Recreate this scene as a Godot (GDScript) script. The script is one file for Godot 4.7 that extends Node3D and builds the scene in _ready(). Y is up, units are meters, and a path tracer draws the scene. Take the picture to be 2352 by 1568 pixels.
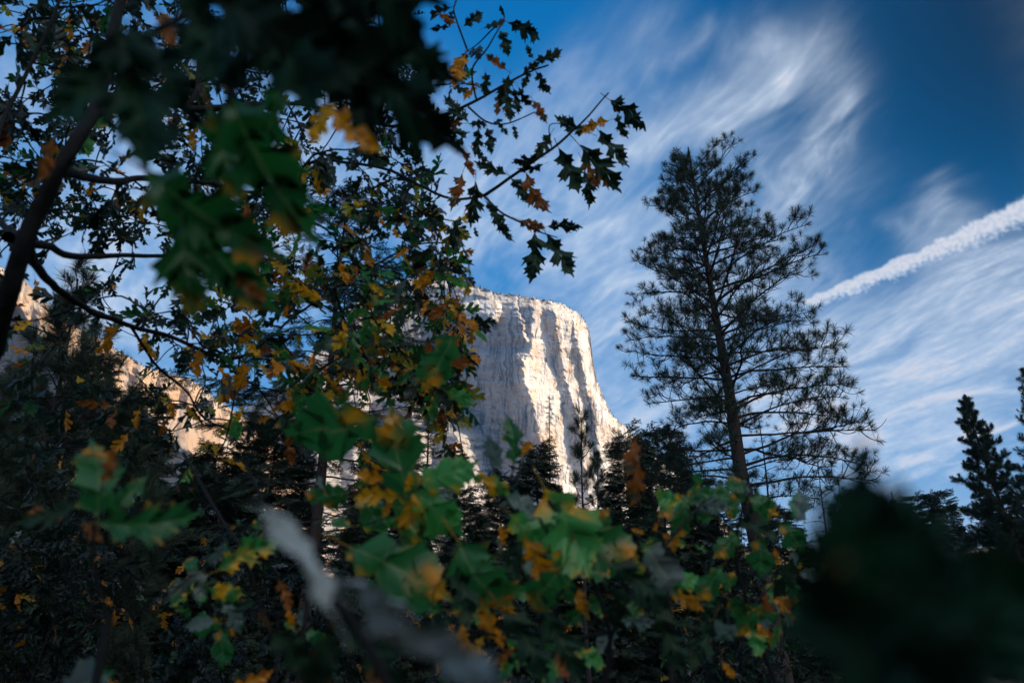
extends Node3D
# A valley floor in shade, looking up through oak leaves at a sunlit granite wall.

const F := 1830.0            # focal length in the photograph's 2352 px frame
const CX := 1176.0
const CY := 784.0
const PITCH := 22.0
const EYE := Vector3(0, 1.6, 0)
const EXPOSURE := 1.85
const SUN_AZ := 130.0        # degrees right of the view
const SUN_EL := 29.0

var rng := RandomNumberGenerator.new()
var fwd: Vector3
var upv: Vector3
var used := {}
var M := {}
var noise := FastNoiseLite.new()
var noise_b := FastNoiseLite.new()
var plates := FastNoiseLite.new()


# ---------------------------------------------------------------- helpers
class MB:
	var v := PackedVector3Array()
	var c := PackedColorArray()
	var i := PackedInt32Array()
	func vert(p: Vector3, col: Color) -> int:
		v.push_back(p)
		c.push_back(col)
		return v.size() - 1
	func tri(a: int, b: int, d: int) -> void:
		i.push_back(a); i.push_back(b); i.push_back(d)
	func quad(a: int, b: int, d: int, e: int) -> void:
		i.push_back(a); i.push_back(b); i.push_back(d)
		i.push_back(a); i.push_back(d); i.push_back(e)


func mesh_of(m: MB, mat: Material, smooth := true) -> ArrayMesh:
	var a := []
	a.resize(Mesh.ARRAY_MAX)
	a[Mesh.ARRAY_VERTEX] = m.v
	a[Mesh.ARRAY_COLOR] = m.c
	a[Mesh.ARRAY_INDEX] = m.i
	if smooth:
		var n := PackedVector3Array()
		n.resize(m.v.size())
		var k := 0
		var e := m.i.size()
		while k < e:
			var i0 := m.i[k]
			var i1 := m.i[k + 1]
			var i2 := m.i[k + 2]
			var fn := (m.v[i2] - m.v[i0]).cross(m.v[i1] - m.v[i0])
			n[i0] += fn
			n[i1] += fn
			n[i2] += fn
			k += 3
		for q in n.size():
			n[q] = n[q].normalized()
		a[Mesh.ARRAY_NORMAL] = n
	var r := ArrayMesh.new()
	r.add_surface_from_arrays(Mesh.PRIMITIVE_TRIANGLES, a)
	r.surface_set_material(0, mat)
	return r


func numbered(called: String) -> String:
	var n: int = used.get(called, 0)
	used[called] = n + 1
	return called if n == 0 else "%s_%03d" % [called, n]


func tag(o: Node, label: String, category: String, group := "", kind := "") -> Node:
	o.set_meta("label", label)
	o.set_meta("category", category)
	if group: o.set_meta("group", group)
	if kind: o.set_meta("kind", kind)
	return o


func thing(called: String, label: String, category: String, at := Vector3.ZERO, group := "") -> Node3D:
	var o := Node3D.new()
	o.name = numbered(called)
	add_child(o)
	o.position = at
	tag(o, label, category, group)
	return o


func part(called: String, mesh: Mesh, parent: Node, xf := Transform3D()) -> MeshInstance3D:
	var o := MeshInstance3D.new()
	var key := "%d/%s" % [parent.get_instance_id(), called]
	var n: int = used.get(key, 0)
	used[key] = n + 1
	o.name = called if n == 0 else "%s_%03d" % [called, n]
	o.mesh = mesh
	o.transform = xf
	parent.add_child(o, true)
	return o


func many(called: String, mesh: Mesh, xfs: Array, parent: Node, cols := PackedColorArray()) -> MultiMeshInstance3D:
	var mm := MultiMesh.new()
	mm.transform_format = MultiMesh.TRANSFORM_3D
	mm.use_colors = cols.size() > 0
	mm.mesh = mesh
	mm.instance_count = xfs.size()
	for k in xfs.size():
		mm.set_instance_transform(k, xfs[k])
		if cols.size(): mm.set_instance_color(k, cols[k])
	var o := MultiMeshInstance3D.new()
	o.name = called
	o.multimesh = mm
	o.set_meta("kind", "stuff")
	parent.add_child(o, true)
	return o


func structure(called: String, mesh: Mesh, label: String, category: String) -> MeshInstance3D:
	var o := MeshInstance3D.new()
	o.name = numbered(called)
	o.mesh = mesh
	add_child(o)
	tag(o, label, category, "", "structure")
	return o


func ray(px: float, py: float) -> Vector3:
	return fwd + Vector3(1, 0, 0) * ((px - CX) / F) + upv * ((CY - py) / F)


func at(px: float, py: float, d: float) -> Vector3:      # a place seen there, d metres deep
	return EYE + ray(px, py) * d


func atz(px: float, py: float, z: float) -> Vector3:     # a place seen there, on the plane z metres ahead
	var r := ray(px, py)
	return EYE + r * (z / -r.z)


func curve(tab: Array, x: float) -> float:               # piecewise linear
	if x <= tab[0][0]: return tab[0][1]
	for k in range(1, tab.size()):
		if x <= tab[k][0]:
			var a = tab[k - 1]
			var b = tab[k]
			return lerpf(a[1], b[1], (x - a[0]) / (b[0] - a[0]))
	return tab[-1][1]


func rr(a: float, b: float) -> float:
	return rng.randf_range(a, b)


func tube(m: MB, pts: PackedVector3Array, r0: float, r1: float, sides: int, col: Color, power := 1.0, rough := 0.0) -> void:
	var n := pts.size()
	if n < 2: return
	var d := (pts[1] - pts[0]).normalized()
	var x := d.cross(Vector3(0.31, 0.77, 0.55)).normalized()
	var first := m.v.size()
	for k in n:
		var nd := ((pts[mini(k + 1, n - 1)] - pts[maxi(k - 1, 0)])).normalized()
		x = (x - nd * x.dot(nd)).normalized()
		var y := nd.cross(x)
		var r := lerpf(r0, r1, pow(float(k) / (n - 1), power))
		for s in sides:
			var a := TAU * s / sides
			var q := r
			if rough > 0.0: q *= 1.0 + rough * (noise.get_noise_3d(pts[k].x * 40.0 + s * 17.0, pts[k].y * 12.0, pts[k].z * 40.0))
			m.vert(pts[k] + (x * cos(a) + y * sin(a)) * q, col)
	for k in n - 1:
		for s in sides:
			var a := first + k * sides + s
			var b := first + k * sides + (s + 1) % sides
			m.quad(a, a + sides, b + sides, b)
	var tip := m.vert(pts[n - 1] + d * r1, col)
	for s in sides:
		m.tri(first + (n - 1) * sides + s, tip, first + (n - 1) * sides + (s + 1) % sides)


func spline(ctrl: PackedVector3Array, per: int) -> PackedVector3Array:
	var out := PackedVector3Array()
	var n := ctrl.size()
	for k in n - 1:
		var p0 := ctrl[maxi(k - 1, 0)]
		var p3 := ctrl[mini(k + 2, n - 1)]
		for s in per:
			out.push_back(ctrl[k].cubic_interpolate(ctrl[k + 1], p0, p3, float(s) / per))
	out.push_back(ctrl[n - 1])
	return out


func mat(col: Color, rough := 0.8, vertex := true, back := 0.0, spec := 0.5) -> StandardMaterial3D:
	var m := StandardMaterial3D.new()
	m.albedo_color = col
	m.vertex_color_use_as_albedo = vertex
	m.roughness = rough
	m.metallic_specular = spec
	m.cull_mode = BaseMaterial3D.CULL_DISABLED
	if back > 0.0:
		m.backlight_enabled = true
		m.backlight = Color(back, back, back).linear_to_srgb()
	return m


# ---------------------------------------------------------------- sky
func make_sky() -> ImageTexture:
	var w := 3840
	var h := 1920
	var data := PackedFloat32Array()
	data.resize(w * h * 3)
	var sun := Vector3(sin(deg_to_rad(SUN_AZ)) * cos(deg_to_rad(SUN_EL)), sin(deg_to_rad(SUN_EL)), -cos(deg_to_rad(SUN_AZ)) * cos(deg_to_rad(SUN_EL)))
	var fine := FastNoiseLite.new()
	fine.seed = 11
	fine.noise_type = FastNoiseLite.TYPE_SIMPLEX
	fine.fractal_octaves = 5
	fine.frequency = 1.0
	var wide := FastNoiseLite.new()
	wide.seed = 5
	wide.noise_type = FastNoiseLite.TYPE_SIMPLEX
	wide.fractal_octaves = 3
	wide.frequency = 1.0
	# where thin cloud lies: strokes between two bearings, [x0, y0, x1, y1, half width, strength]
	var strokes := []
	for s in [
			[1340, 400, 1500, 320, 85, 0.60], [1500, 320, 1790, 170, 72, 0.56], [1640, 90, 1500, 190, 30, 0.35], [1330, 160, 1240, 300, 80, 0.33],
			[1900, 110, 1945, 230, 80, 0.44], [1800, 140, 1860, 240, 95, 0.36], [1960, 240, 1890, 330, 30, 0.5], [1890, 330, 1795, 450, 30, 0.52], [1690, 130, 1760, 90, 60, 0.3],
			[1000, 560, 1420, 440, 140, 0.58], [1120, 430, 1300, 560, 170, 0.50], [1640, 320, 1720, 330, 110, 0.4], [1750, 420, 1500, 600, 120, 0.40],
			[1900, 800, 2330, 640, 100, 0.70], [1900, 960, 2330, 830, 120, 0.80], [1960, 1050, 2230, 960, 120, 0.82], [2150, 560, 2352, 620, 70, 0.40], [2250, 650, 2500, 560, 100, 0.45],
			[2160, 430, 2210, 520, 45, 0.35], [2060, 520, 2240, 470, 40, 0.25], [1400, 760, 1800, 640, 150, 0.70], [1450, 620, 1900, 420, 140, 0.30], [1250, 330, 1500, 80, 130, 0.34], [2000, 880, 2352, 780, 150, 0.5], [1400, 960, 1800, 900, 150, 0.75],
			[300, 700, 900, 400, 230, 0.62], [-200, 700, 300, 500, 260, 0.62], [100, 250, 700, 200, 200, 0.42], [-200, 200, 200, 150, 180, 0.35], [900, 200, 1080, 260, 100, 0.3]]:
		strokes.append([bearing(s[0], s[1]), bearing(s[2], s[3]), s[4] / 32.0, s[5]])
	var tw := 240
	var th := 130
	var table := PackedFloat32Array()
	table.resize(tw * th)
	for j in th:
		for i in tw:
			var q := Vector2(-60.0 + 0.5 * i, -3.0 + 0.5 * j)
			var cv := 0.0
			for s in strokes:
				var a: Vector2 = s[0]
				var ab: Vector2 = s[1] - a
				var f := clampf((q - a).dot(ab) / ab.length_squared(), 0.0, 1.0)
				var dd: float = (q - a - ab * f).length() / s[2]
				cv = 1.0 - (1.0 - cv) * (1.0 - s[3] * exp(-dd * dd * 1.7))
			table[j * tw + i] = cv
	var deep := bearing(2480, -80)
	var t0 := bearing(1840, 702)
	var t1 := bearing(2520, 398)
	var ws := deg_to_rad(-24.0)
	var cw := cos(ws)
	var sw := sin(ws)
	var low := Vector3(0.29, 0.53, 0.81)
	var mid := Vector3(0.0, 0.215, 0.58)
	var high := Vector3(0.0, 0.125, 0.40)
	var white := Vector3(0.67, 0.77, 0.90)
	for j in h:
		var el := (0.5 - (j + 0.5) / h) * PI
		if el < -0.03:
			for i in range(j * w, j * w + w):
				data[i * 3] = 0.10
				data[i * 3 + 1] = 0.12
				data[i * 3 + 2] = 0.14
			continue
		var ce := cos(el)
		var y := maxf(sin(el), 0.0)
		var ed := rad_to_deg(el)
		for i in w:
			var az := (i + 0.5) / w * TAU
			if az > PI: az -= TAU
			var d := Vector3(sin(az) * ce, sin(el), -cos(az) * ce)
			var k := d.dot(sun)
			# clear air: pale low down, deepest a right angle away from the sun
			var t := clampf(ed / 48.0, 0.0, 1.0)
			var base := low.lerp(mid, smoothstep(0.0, 0.62, t)).lerp(high, smoothstep(0.55, 1.15, t))
			var ad := rad_to_deg(az)
			var pol := (1.0 - k * k)
			pol = pol * pol * smoothstep(14.0, 42.0, ed) * smoothstep(0.25, 0.95, pol)
			base *= 1.0 - 0.30 * pol * smoothstep(2.0, 30.0, ad) * (1.0 - smoothstep(70.0, 140.0, ad))
			var dq := (Vector2(ad * 0.87, ed) - deep).length() / 20.0
			base *= 1.0 - 0.93 * exp(-dq * dq)
			# cirrus, drawn out along the wind
			var hy := y + 0.10
			var px := d.x / hy
			var pz := -d.z / hy
			var along := px * sw + pz * cw
			var across := px * cw - pz * sw
			var warp := 0.6 * wide.get_noise_2d(along * 0.9, across * 1.5)
			var n1 := fine.get_noise_2d(along * 0.75 + warp * 0.5, across * 4.2 + warp * 1.1)
			var n2 := fine.get_noise_2d(along * 2.6 + 40.0, across * 5.0 + warp * 1.4)
			var cover := 0.0
			if ad > -50.0 and ad < 50.0:
				var q := Vector2(ad * 0.87, ed)
				q += Vector2(warp, n2) * 1.6
				var gx := clampf((q.x + 60.0) * 2.0, 0.0, tw - 1.01)
				var gy := clampf((q.y + 3.0) * 2.0, 0.0, th - 1.01)
				var g0 := int(gy) * tw + int(gx)
				cover = lerpf(lerpf(table[g0], table[g0 + 1], gx - int(gx)), lerpf(table[g0 + tw], table[g0 + tw + 1], gx - int(gx)), gy - int(gy))
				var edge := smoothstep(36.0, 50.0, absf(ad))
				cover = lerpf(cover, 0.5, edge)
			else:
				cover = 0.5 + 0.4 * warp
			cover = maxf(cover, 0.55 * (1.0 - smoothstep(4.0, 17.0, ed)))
			var n3 := fine.get_noise_2d(along * 3.6 + 90.0, across * 17.0 + warp * 2.0)
			var n4 := fine.get_noise_2d(along * 13.0, across * 30.0 + 7.0)
			var cl := clampf(cover * (0.78 + 0.44 * n1 + 0.40 * n2 + 0.26 * (pow(1.0 - absf(n3), 3.0) - 0.42) + 0.15 * n4), 0.0, 1.0)
			cl = cl * (0.50 + 0.42 * cl)
			cl += 0.26 * cover * cover * (1.0 - cl)
			if ad > -50.0 and ad < 60.0:
				# a condensation trail with a lumpy upper edge and a ragged lower one
				var q2 := Vector2(ad * 0.87, ed)
				var ab2 := t1 - t0
				var f2 := (q2 - t0).dot(ab2) / ab2.length_squared()
				if f2 > -0.02 and f2 < 1.6:
					var off: float = ab2.normalized().cross(q2 - t0)
					var lump := fine.get_noise_2d(q2.x * 0.75, q2.y * 0.75 + 9.0)
					var lump2 := fine.get_noise_2d(q2.x * 2.6 + 70.0, q2.y * 2.6)
					var half := lerpf(0.42, 0.92, clampf(f2, 0.0, 1.0)) * (1.0 + 0.3 * fine.get_noise_2d(q2.x * 0.35 + 33.0, 5.0))
					var oo := off + lump * 0.16 + lump2 * 0.16
					var e2 := absf(oo) / (half * (1.0 + 0.35 * lump2))
					var tr := (1.0 - (smoothstep(0.62, 1.12, e2) if oo > 0.0 else smoothstep(0.05, 1.6, e2))) * (0.92 + 0.22 * lump2) * smoothstep(-0.02, 0.03, f2)
					cl = maxf(cl, clampf(tr, 0.0, 0.98))
			cl = clampf(cl, 0.0, 1.0)
			var lit := white
			if cl > 0.72: lit = white.lerp(Vector3(0.78, 0.76, 0.80), (cl - 0.72) * 3.5)
			var c := base.lerp(lit, cl)
			# brighter air round the sun
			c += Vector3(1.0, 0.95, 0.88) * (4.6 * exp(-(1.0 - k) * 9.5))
			var o := (j * w + i) * 3
			data[o] = maxf(c.x, 0.0) / EXPOSURE
			data[o + 1] = maxf(c.y, 0.0) / EXPOSURE
			data[o + 2] = maxf(c.z, 0.0) / EXPOSURE
	var im := Image.create_from_data(w, h, false, Image.FORMAT_RGBF, data.to_byte_array())
	return ImageTexture.create_from_image(im)


func bearing(px: float, py: float) -> Vector2:
	var d := ray(px, py).normalized()
	return Vector2(rad_to_deg(atan2(d.x, -d.z)) * 0.87, rad_to_deg(asin(d.y)))


# ---------------------------------------------------------------- granite
func granite(qx: float, qy: float, rim: float, warm: float) -> Color:
	var bend := 6.0 * noise_b.get_noise_2d(qx * 2.0, qy * 2.0 + 40.0)
	var where := smoothstep(-0.35, 0.2, noise_b.get_noise_2d(qx * 1.1 + 30.0, qy * 0.8))
	var streak := noise.get_noise_2d((qx + bend) * 6.0, qy * 0.5) * (0.3 + 0.9 * where)
	var streak2 := noise_b.get_noise_2d((qx + bend) * 17.0, qy * 0.55 + 300.0) * (0.2 + where)
	var patch := noise_b.get_noise_2d(qx * 2.2 + 90.0, qy * 1.1)
	var blot := noise.get_noise_2d(qx * 10.0 + 800.0, qy * 10.0)
	var plate := plates.get_noise_2d((qx + bend + 0.22 * qy) * 4.5, qy * 1.0) * 0.4 + 0.22 * plates.get_noise_2d((qx + 0.22 * qy) * 12.0 + 300.0, qy * 5.0 + 80.0)
	var c := Color(0.455, 0.445, 0.43) * (1.0 + 0.22 * plate)
	c = c.lerp(Color(0.49, 0.35, 0.225), clampf(-0.04 + warm + patch * 0.9 + streak * 0.3, 0.0, 0.75))
	c = c.lerp(Color(0.15, 0.155, 0.165), clampf(streak * 1.5 + streak2 * 0.9 + blot * 0.22 - 0.06, 0.0, 0.75))
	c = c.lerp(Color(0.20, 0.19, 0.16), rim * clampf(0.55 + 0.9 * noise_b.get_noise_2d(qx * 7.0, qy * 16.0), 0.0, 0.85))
	return c


func cliff_mesh(cols: PackedFloat32Array, top: Array, bottom: float, rows: int, z0: float, relief: Callable, tint: Callable, back: float) -> ArrayMesh:
	var m := MB.new()
	var nc := cols.size()
	for k in nc:
		var qx := cols[k]
		var yt := curve(top, qx)
		var rim := yt + 2.0 * noise.get_noise_2d(qx * 10.0, 3.0) + 2.2 * plates.get_noise_2d(qx * 13.0, 40.0) + 0.9 * noise_b.get_noise_2d(qx * 60.0, 3.0)
		# the shoulder behind the rim
		for b in [back, back * 0.35]:
			m.vert(atz(qx, rim, z0) + Vector3(0, -0.12 * b - 2.0, -b), Color(0.3, 0.29, 0.26))
		for r in rows:
			var t := float(r) / (rows - 1)
			var qy := lerpf(rim, bottom, t)
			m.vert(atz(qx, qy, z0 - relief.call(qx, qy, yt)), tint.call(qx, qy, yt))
	var n := rows + 2
	for k in nc - 1:
		for r in n - 1:
			var a := k * n + r
			m.quad(a, a + n, a + n + 1, a + 1)
	return mesh_of(m, M.rock)


var cap_top := [[520, 960], [560, 940], [650, 880], [720, 800], [800, 705], [900, 645], [1018, 634], [1061, 646], [1118, 664], [1135, 672], [1190, 678], [1235, 686], [1270, 692], [1295, 700], [1318, 712], [1331, 722], [1343, 735], [1351, 750], [1356, 772], [1359, 800], [1365, 840], [1371, 872], [1385, 906], [1405, 950], [1438, 981], [1478, 1015], [1530, 1062], [1600, 1130], [1660, 1200], [1720, 1262], [1800, 1300]]
var cap_right := [[700, 1295], [722, 1331], [750, 1351], [800, 1359], [872, 1371], [906, 1385], [950, 1405], [981, 1438], [1015, 1478], [1062, 1530], [1130, 1600], [1200, 1660], [1262, 1720], [1300, 1800]]
var nose := [[690, 1226], [800, 1222], [822, 1200], [880, 1205], [920, 1221], [980, 1236], [1100, 1256], [1300, 1290]]
var s1l := [[690, 1243], [723, 1247], [806, 1264], [856, 1281], [940, 1296], [990, 1306], [1100, 1322], [1300, 1350]]
var s1r := [[690, 1262], [723, 1277], [806, 1286], [873, 1301], [940, 1322], [990, 1333], [1100, 1346], [1300, 1372]]
var s2l := [[740, 1313], [806, 1318], [890, 1331], [946, 1346], [1020, 1361], [1300, 1400]]
var s2r := [[740, 1315], [806, 1331], [890, 1347], [946, 1363], [1020, 1373], [1300, 1410]]


func buttress(qx: float, qy: float, x0: float, y0: float, lean: float, grow: float, h0: float, right: float) -> float:
	if qy < y0: return 0.0
	var xc := x0 + (qy - y0) * lean + 5.0 * noise.get_noise_2d(qy * 3.0, x0)
	var d := qx - xc
	return maxf(0.0, (qy - y0) * grow + h0 * smoothstep(0.0, 28.0, qy - y0) - (d * right if d > 0.0 else -d * 0.2))


func cap_relief(qx: float, qy: float, yt: float) -> float:
	var wob := 5.0 * noise.get_noise_2d(qx * 1.5, qy * 5.0) + 2.5 * noise_b.get_noise_2d(qx * 4.0, qy * 14.0)
	var x := qx + wob
	var xn := curve(nose, qy)
	var f := 0.0
	if x < xn:
		f = -(xn - x) * 1.6
		f += 4.5 * smoothstep(-0.02, 0.10, noise.get_noise_2d(qx * 3.0 + qy * 0.6, qy * 1.3 + 50.0)) * smoothstep(-0.1, 0.2, noise_b.get_noise_2d(qx * 1.2, qy * 1.2 + 900.0)) * smoothstep(0.0, 40.0, xn - x)
	else:
		var a := curve(s1l, qy)
		var b := maxf(curve(s1r, qy), a)
		var c := maxf(curve(s2l, qy), b)
		var d := maxf(curve(s2r, qy), c)
		var shade := clampf(x - a, 0.0, b - a) + clampf(x - c, 0.0, d - c)
		f = -(x - xn - shade) * 0.40 + shade * 1.22
	# towers low on the shaded face whose right sides catch the sun
	f += buttress(x, qy, 1040, 895, 0.06, 0.50, 100.0, 4.0)
	f += buttress(x, qy, 1084, 975, 0.12, 0.50, 78.0, 4.0)
	f += buttress(x, qy, 1000, 800, 0.02, 0.08, 146.0, 4.0) * (1.0 - smoothstep(930, 1010, qy))
	f += buttress(x, qy, 940, 860, 0.05, 0.20, 195.0, 5.0)
	f += buttress(x, qy, 800, 800, 0.05, 0.20, 290.0, 7.0)
	f += buttress(x, qy, 720, 850, 0.05, 0.20, 345.0, 8.0)
	f += buttress(x, qy, 1143, 684, -0.25, 0.45, 52.0, 4.0) * (1.0 - smoothstep(732, 752, qy))
	f += buttress(x, qy, 1186, 700, 0.28, 0.10, 27.0, 4.0) * (1.0 - smoothstep(770, 800, qy))
	# cracks, flakes and ledges
	var rough := 0.5 + 1.0 * smoothstep(-0.15, 0.35, noise_b.get_noise_2d(qx * 1.3 + 700.0, qy * 1.0))
	var wx := qx + 5.0 * noise.get_noise_2d(qx * 3.0, qy * 3.0) + 0.22 * qy
	f += 2.2 * plates.get_noise_2d(wx * 4.5, qy * 1.0) + rough * 0.35 * plates.get_noise_2d(wx * 12.0 + 300.0, qy * 5.0 + 80.0)
	f += rough * (1.1 * noise.get_noise_2d(qx * 4.5, qy * 0.9) + 0.3 * noise_b.get_noise_2d(qx * 18.0, qy * 2.0))
	var lip := smoothstep(0.12, 0.2, noise.get_noise_2d(qx * 5.0 + 400.0, qy * 3.4)) * 1.5
	f += lip
	# the brow rolls back towards the rim and ends in broken ledges
	var dr := minf(qy - yt, curve(cap_right, qy) - qx if qy > 722 else 999.0)
	var roll := 1.0 - smoothstep(0.0, 34.0, dr)
	f -= 46.0 * roll * roll
	var brow := 1.0 - smoothstep(10.0, 46.0, qy - yt)
	f += brow * 2.6 * noise_b.get_noise_2d(qx * 6.0, qy * 34.0)
	# the foot spreads out into talus
	f += 0.30 * maxf(0.0, qy - 1060.0) + 0.004 * pow(maxf(0.0, qy - 1060.0), 2.0)
	return f


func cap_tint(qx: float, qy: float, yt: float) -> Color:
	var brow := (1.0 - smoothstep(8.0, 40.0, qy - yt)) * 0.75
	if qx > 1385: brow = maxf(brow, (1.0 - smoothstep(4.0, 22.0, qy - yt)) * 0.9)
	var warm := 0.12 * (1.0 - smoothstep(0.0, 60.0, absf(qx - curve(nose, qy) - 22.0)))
	# the left face: greyer rock, its tint also darkened to deepen the shade
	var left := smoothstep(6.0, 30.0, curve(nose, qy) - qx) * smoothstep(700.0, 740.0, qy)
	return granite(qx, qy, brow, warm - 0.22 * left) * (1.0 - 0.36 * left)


var west_top := [[-420, 520], [-200, 560], [-60, 596], [0, 613], [43, 628], [80, 688], [130, 716], [200, 762], [262, 800], [333, 842], [383, 857], [433, 867], [470, 892], [505, 922], [570, 965], [650, 1045], [720, 1130], [800, 1210]]


func west_relief(qx: float, qy: float, yt: float) -> float:
	var x := qx + 9.0 * noise.get_noise_2d(qx * 2.0 + 70.0, qy * 4.0)
	var f := -0.15 * x
	var u := fposmod(x + 0.16 * (qy - 800.0), 62.0)
	f += (u * 1.5 if u < 16.0 else 24.0 - (u - 16.0) * 0.52)
	var low := smoothstep(70.0, 170.0, qy - yt)
	f += low * 1.5 * (x - 200.0) + 30.0 * low
	f += 3.2 * noise.get_noise_2d(qx * 5.0, qy * 1.8 + 500.0) + 0.9 * noise_b.get_noise_2d(qx * 16.0, qy * 6.0) + 0.25 * noise_b.get_noise_2d(qx * 45.0, qy * 30.0)
	var roll := 1.0 - smoothstep(0.0, 30.0, qy - yt)
	return f - 30.0 * roll * roll


func west_tint(qx: float, qy: float, yt: float) -> Color:
	return granite(qx + 777.0, qy, (1.0 - smoothstep(2.0, 22.0, qy - yt)) * 0.5, 0.62) * Color(0.74, 0.68, 0.60)


func spread_cols(a: float, b: float, step: Callable) -> PackedFloat32Array:
	var out := PackedFloat32Array()
	var x := a
	while x < b:
		out.push_back(x)
		x += step.call(x)
	out.push_back(b)
	return out


func ground_height(x: float, z: float) -> float:
	var d := -z
	var y := 1.1 * noise.get_noise_2d(x * 0.6, z * 0.6) - 0.4
	y += 250.0 * pow(smoothstep(650.0, 1950.0, d), 1.3)
	y += 60.0 * smoothstep(200.0, 1100.0, -x - 0.2 * d) * smoothstep(100.0, 600.0, d)
	return y


# ---------------------------------------------------------------- foliage meshes
func needle_tuft(count: int, length: float, stem: float, wide: float, sd: int) -> ArrayMesh:
	# a pom-pom of long needles round the end of a twig that points along +Y
	rng.seed = sd
	var m := MB.new()
	for k in count:
		var t := pow(rng.randf(), 0.6)
		var base := Vector3(0, -stem * (1.0 - t), 0)
		var a := rr(0, TAU)
		var open := lerpf(1.75, 0.25, t) + rr(-0.3, 0.3)
		var d := Vector3(cos(a) * sin(open), cos(open), sin(a) * sin(open))
		var side := d.cross(Vector3(rr(-1, 1), rr(-1, 1), rr(-1, 1))).normalized() * wide
		var l := length * rr(0.75, 1.1)
		var midp := base + d * l * 0.55
		var tip := base + d * l + Vector3(0, -0.10 * l, 0) * rr(0.2, 1.4)
		var g := rr(0.7, 1.25)
		var c := Color(g, g, g)
		var i0 := m.vert(base - side, c)
		var i1 := m.vert(base + side, c)
		var i2 := m.vert(midp + side, c)
		var i3 := m.vert(midp - side, c)
		var i4 := m.vert(tip, c)
		m.quad(i0, i1, i2, i3)
		m.tri(i3, i2, i4)
	return mesh_of(m, M.needles, false)


func spray(sd: int, length: float, spread: float, per: int, needle: float, wide: float) -> ArrayMesh:
	# a flat twig with side twigs, every one set with short needles; grows along +Y, lies in the XY plane
	rng.seed = sd
	var m := MB.new()
	var lines := [[Vector3.ZERO, Vector3(rr(-0.03, 0.03), length, rr(-0.03, 0.0))]]
	var n := 5
	for k in n:
		var t := 0.18 + 0.72 * k / (n - 1)
		for s in [-1, 1]:
			var b := Vector3(0, length * (t + rr(-0.05, 0.05)), 0)
			var l := length * spread * (1.0 - 0.65 * t) * rr(0.75, 1.1)
			var a := rr(0.7, 1.0)
			lines.append([b, b + Vector3(s * sin(a), cos(a), rr(-0.25, 0.05)) * l])
	for ln in lines:
		var a: Vector3 = ln[0]
		var d: Vector3 = ln[1] - a
		var l := d.length()
		var dir := d / l
		var nn := maxi(3, int(per * l / length))
		var g0 := rr(0.75, 1.2)
		var tw := dir.cross(Vector3(0, 0, 1)).normalized() * 0.004
		var w0 := m.vert(a - tw, Color(0.5, 0.4, 0.35))
		var w1 := m.vert(a + tw, Color(0.5, 0.4, 0.35))
		var w2 := m.vert(a + d, Color(0.5, 0.4, 0.35))
		m.tri(w0, w1, w2)
		for k in nn:
			var p := a + d * ((k + rng.randf()) / nn)
			var side := dir.cross(Vector3(rr(-0.7, 0.7), rr(-0.4, 0.4), 1.0)).normalized() * (1 if k % 2 else -1)
			var nd := (dir * rr(0.35, 0.9) + side + Vector3(0, 0, rr(-0.35, 0.35))).normalized()
			var across := nd.cross(Vector3(rr(-0.6, 0.6), rr(-0.6, 0.6), 1)).normalized() * wide
			var g := g0 * rr(0.8, 1.2)
			var c := Color(g, g, g)
			var i0 := m.vert(p - across, c)
			var i1 := m.vert(p + across, c)
			var i2 := m.vert(p + nd * needle * rr(0.7, 1.15), c)
			m.tri(i0, i1, i2)
	return mesh_of(m, M.needles, false)


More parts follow.
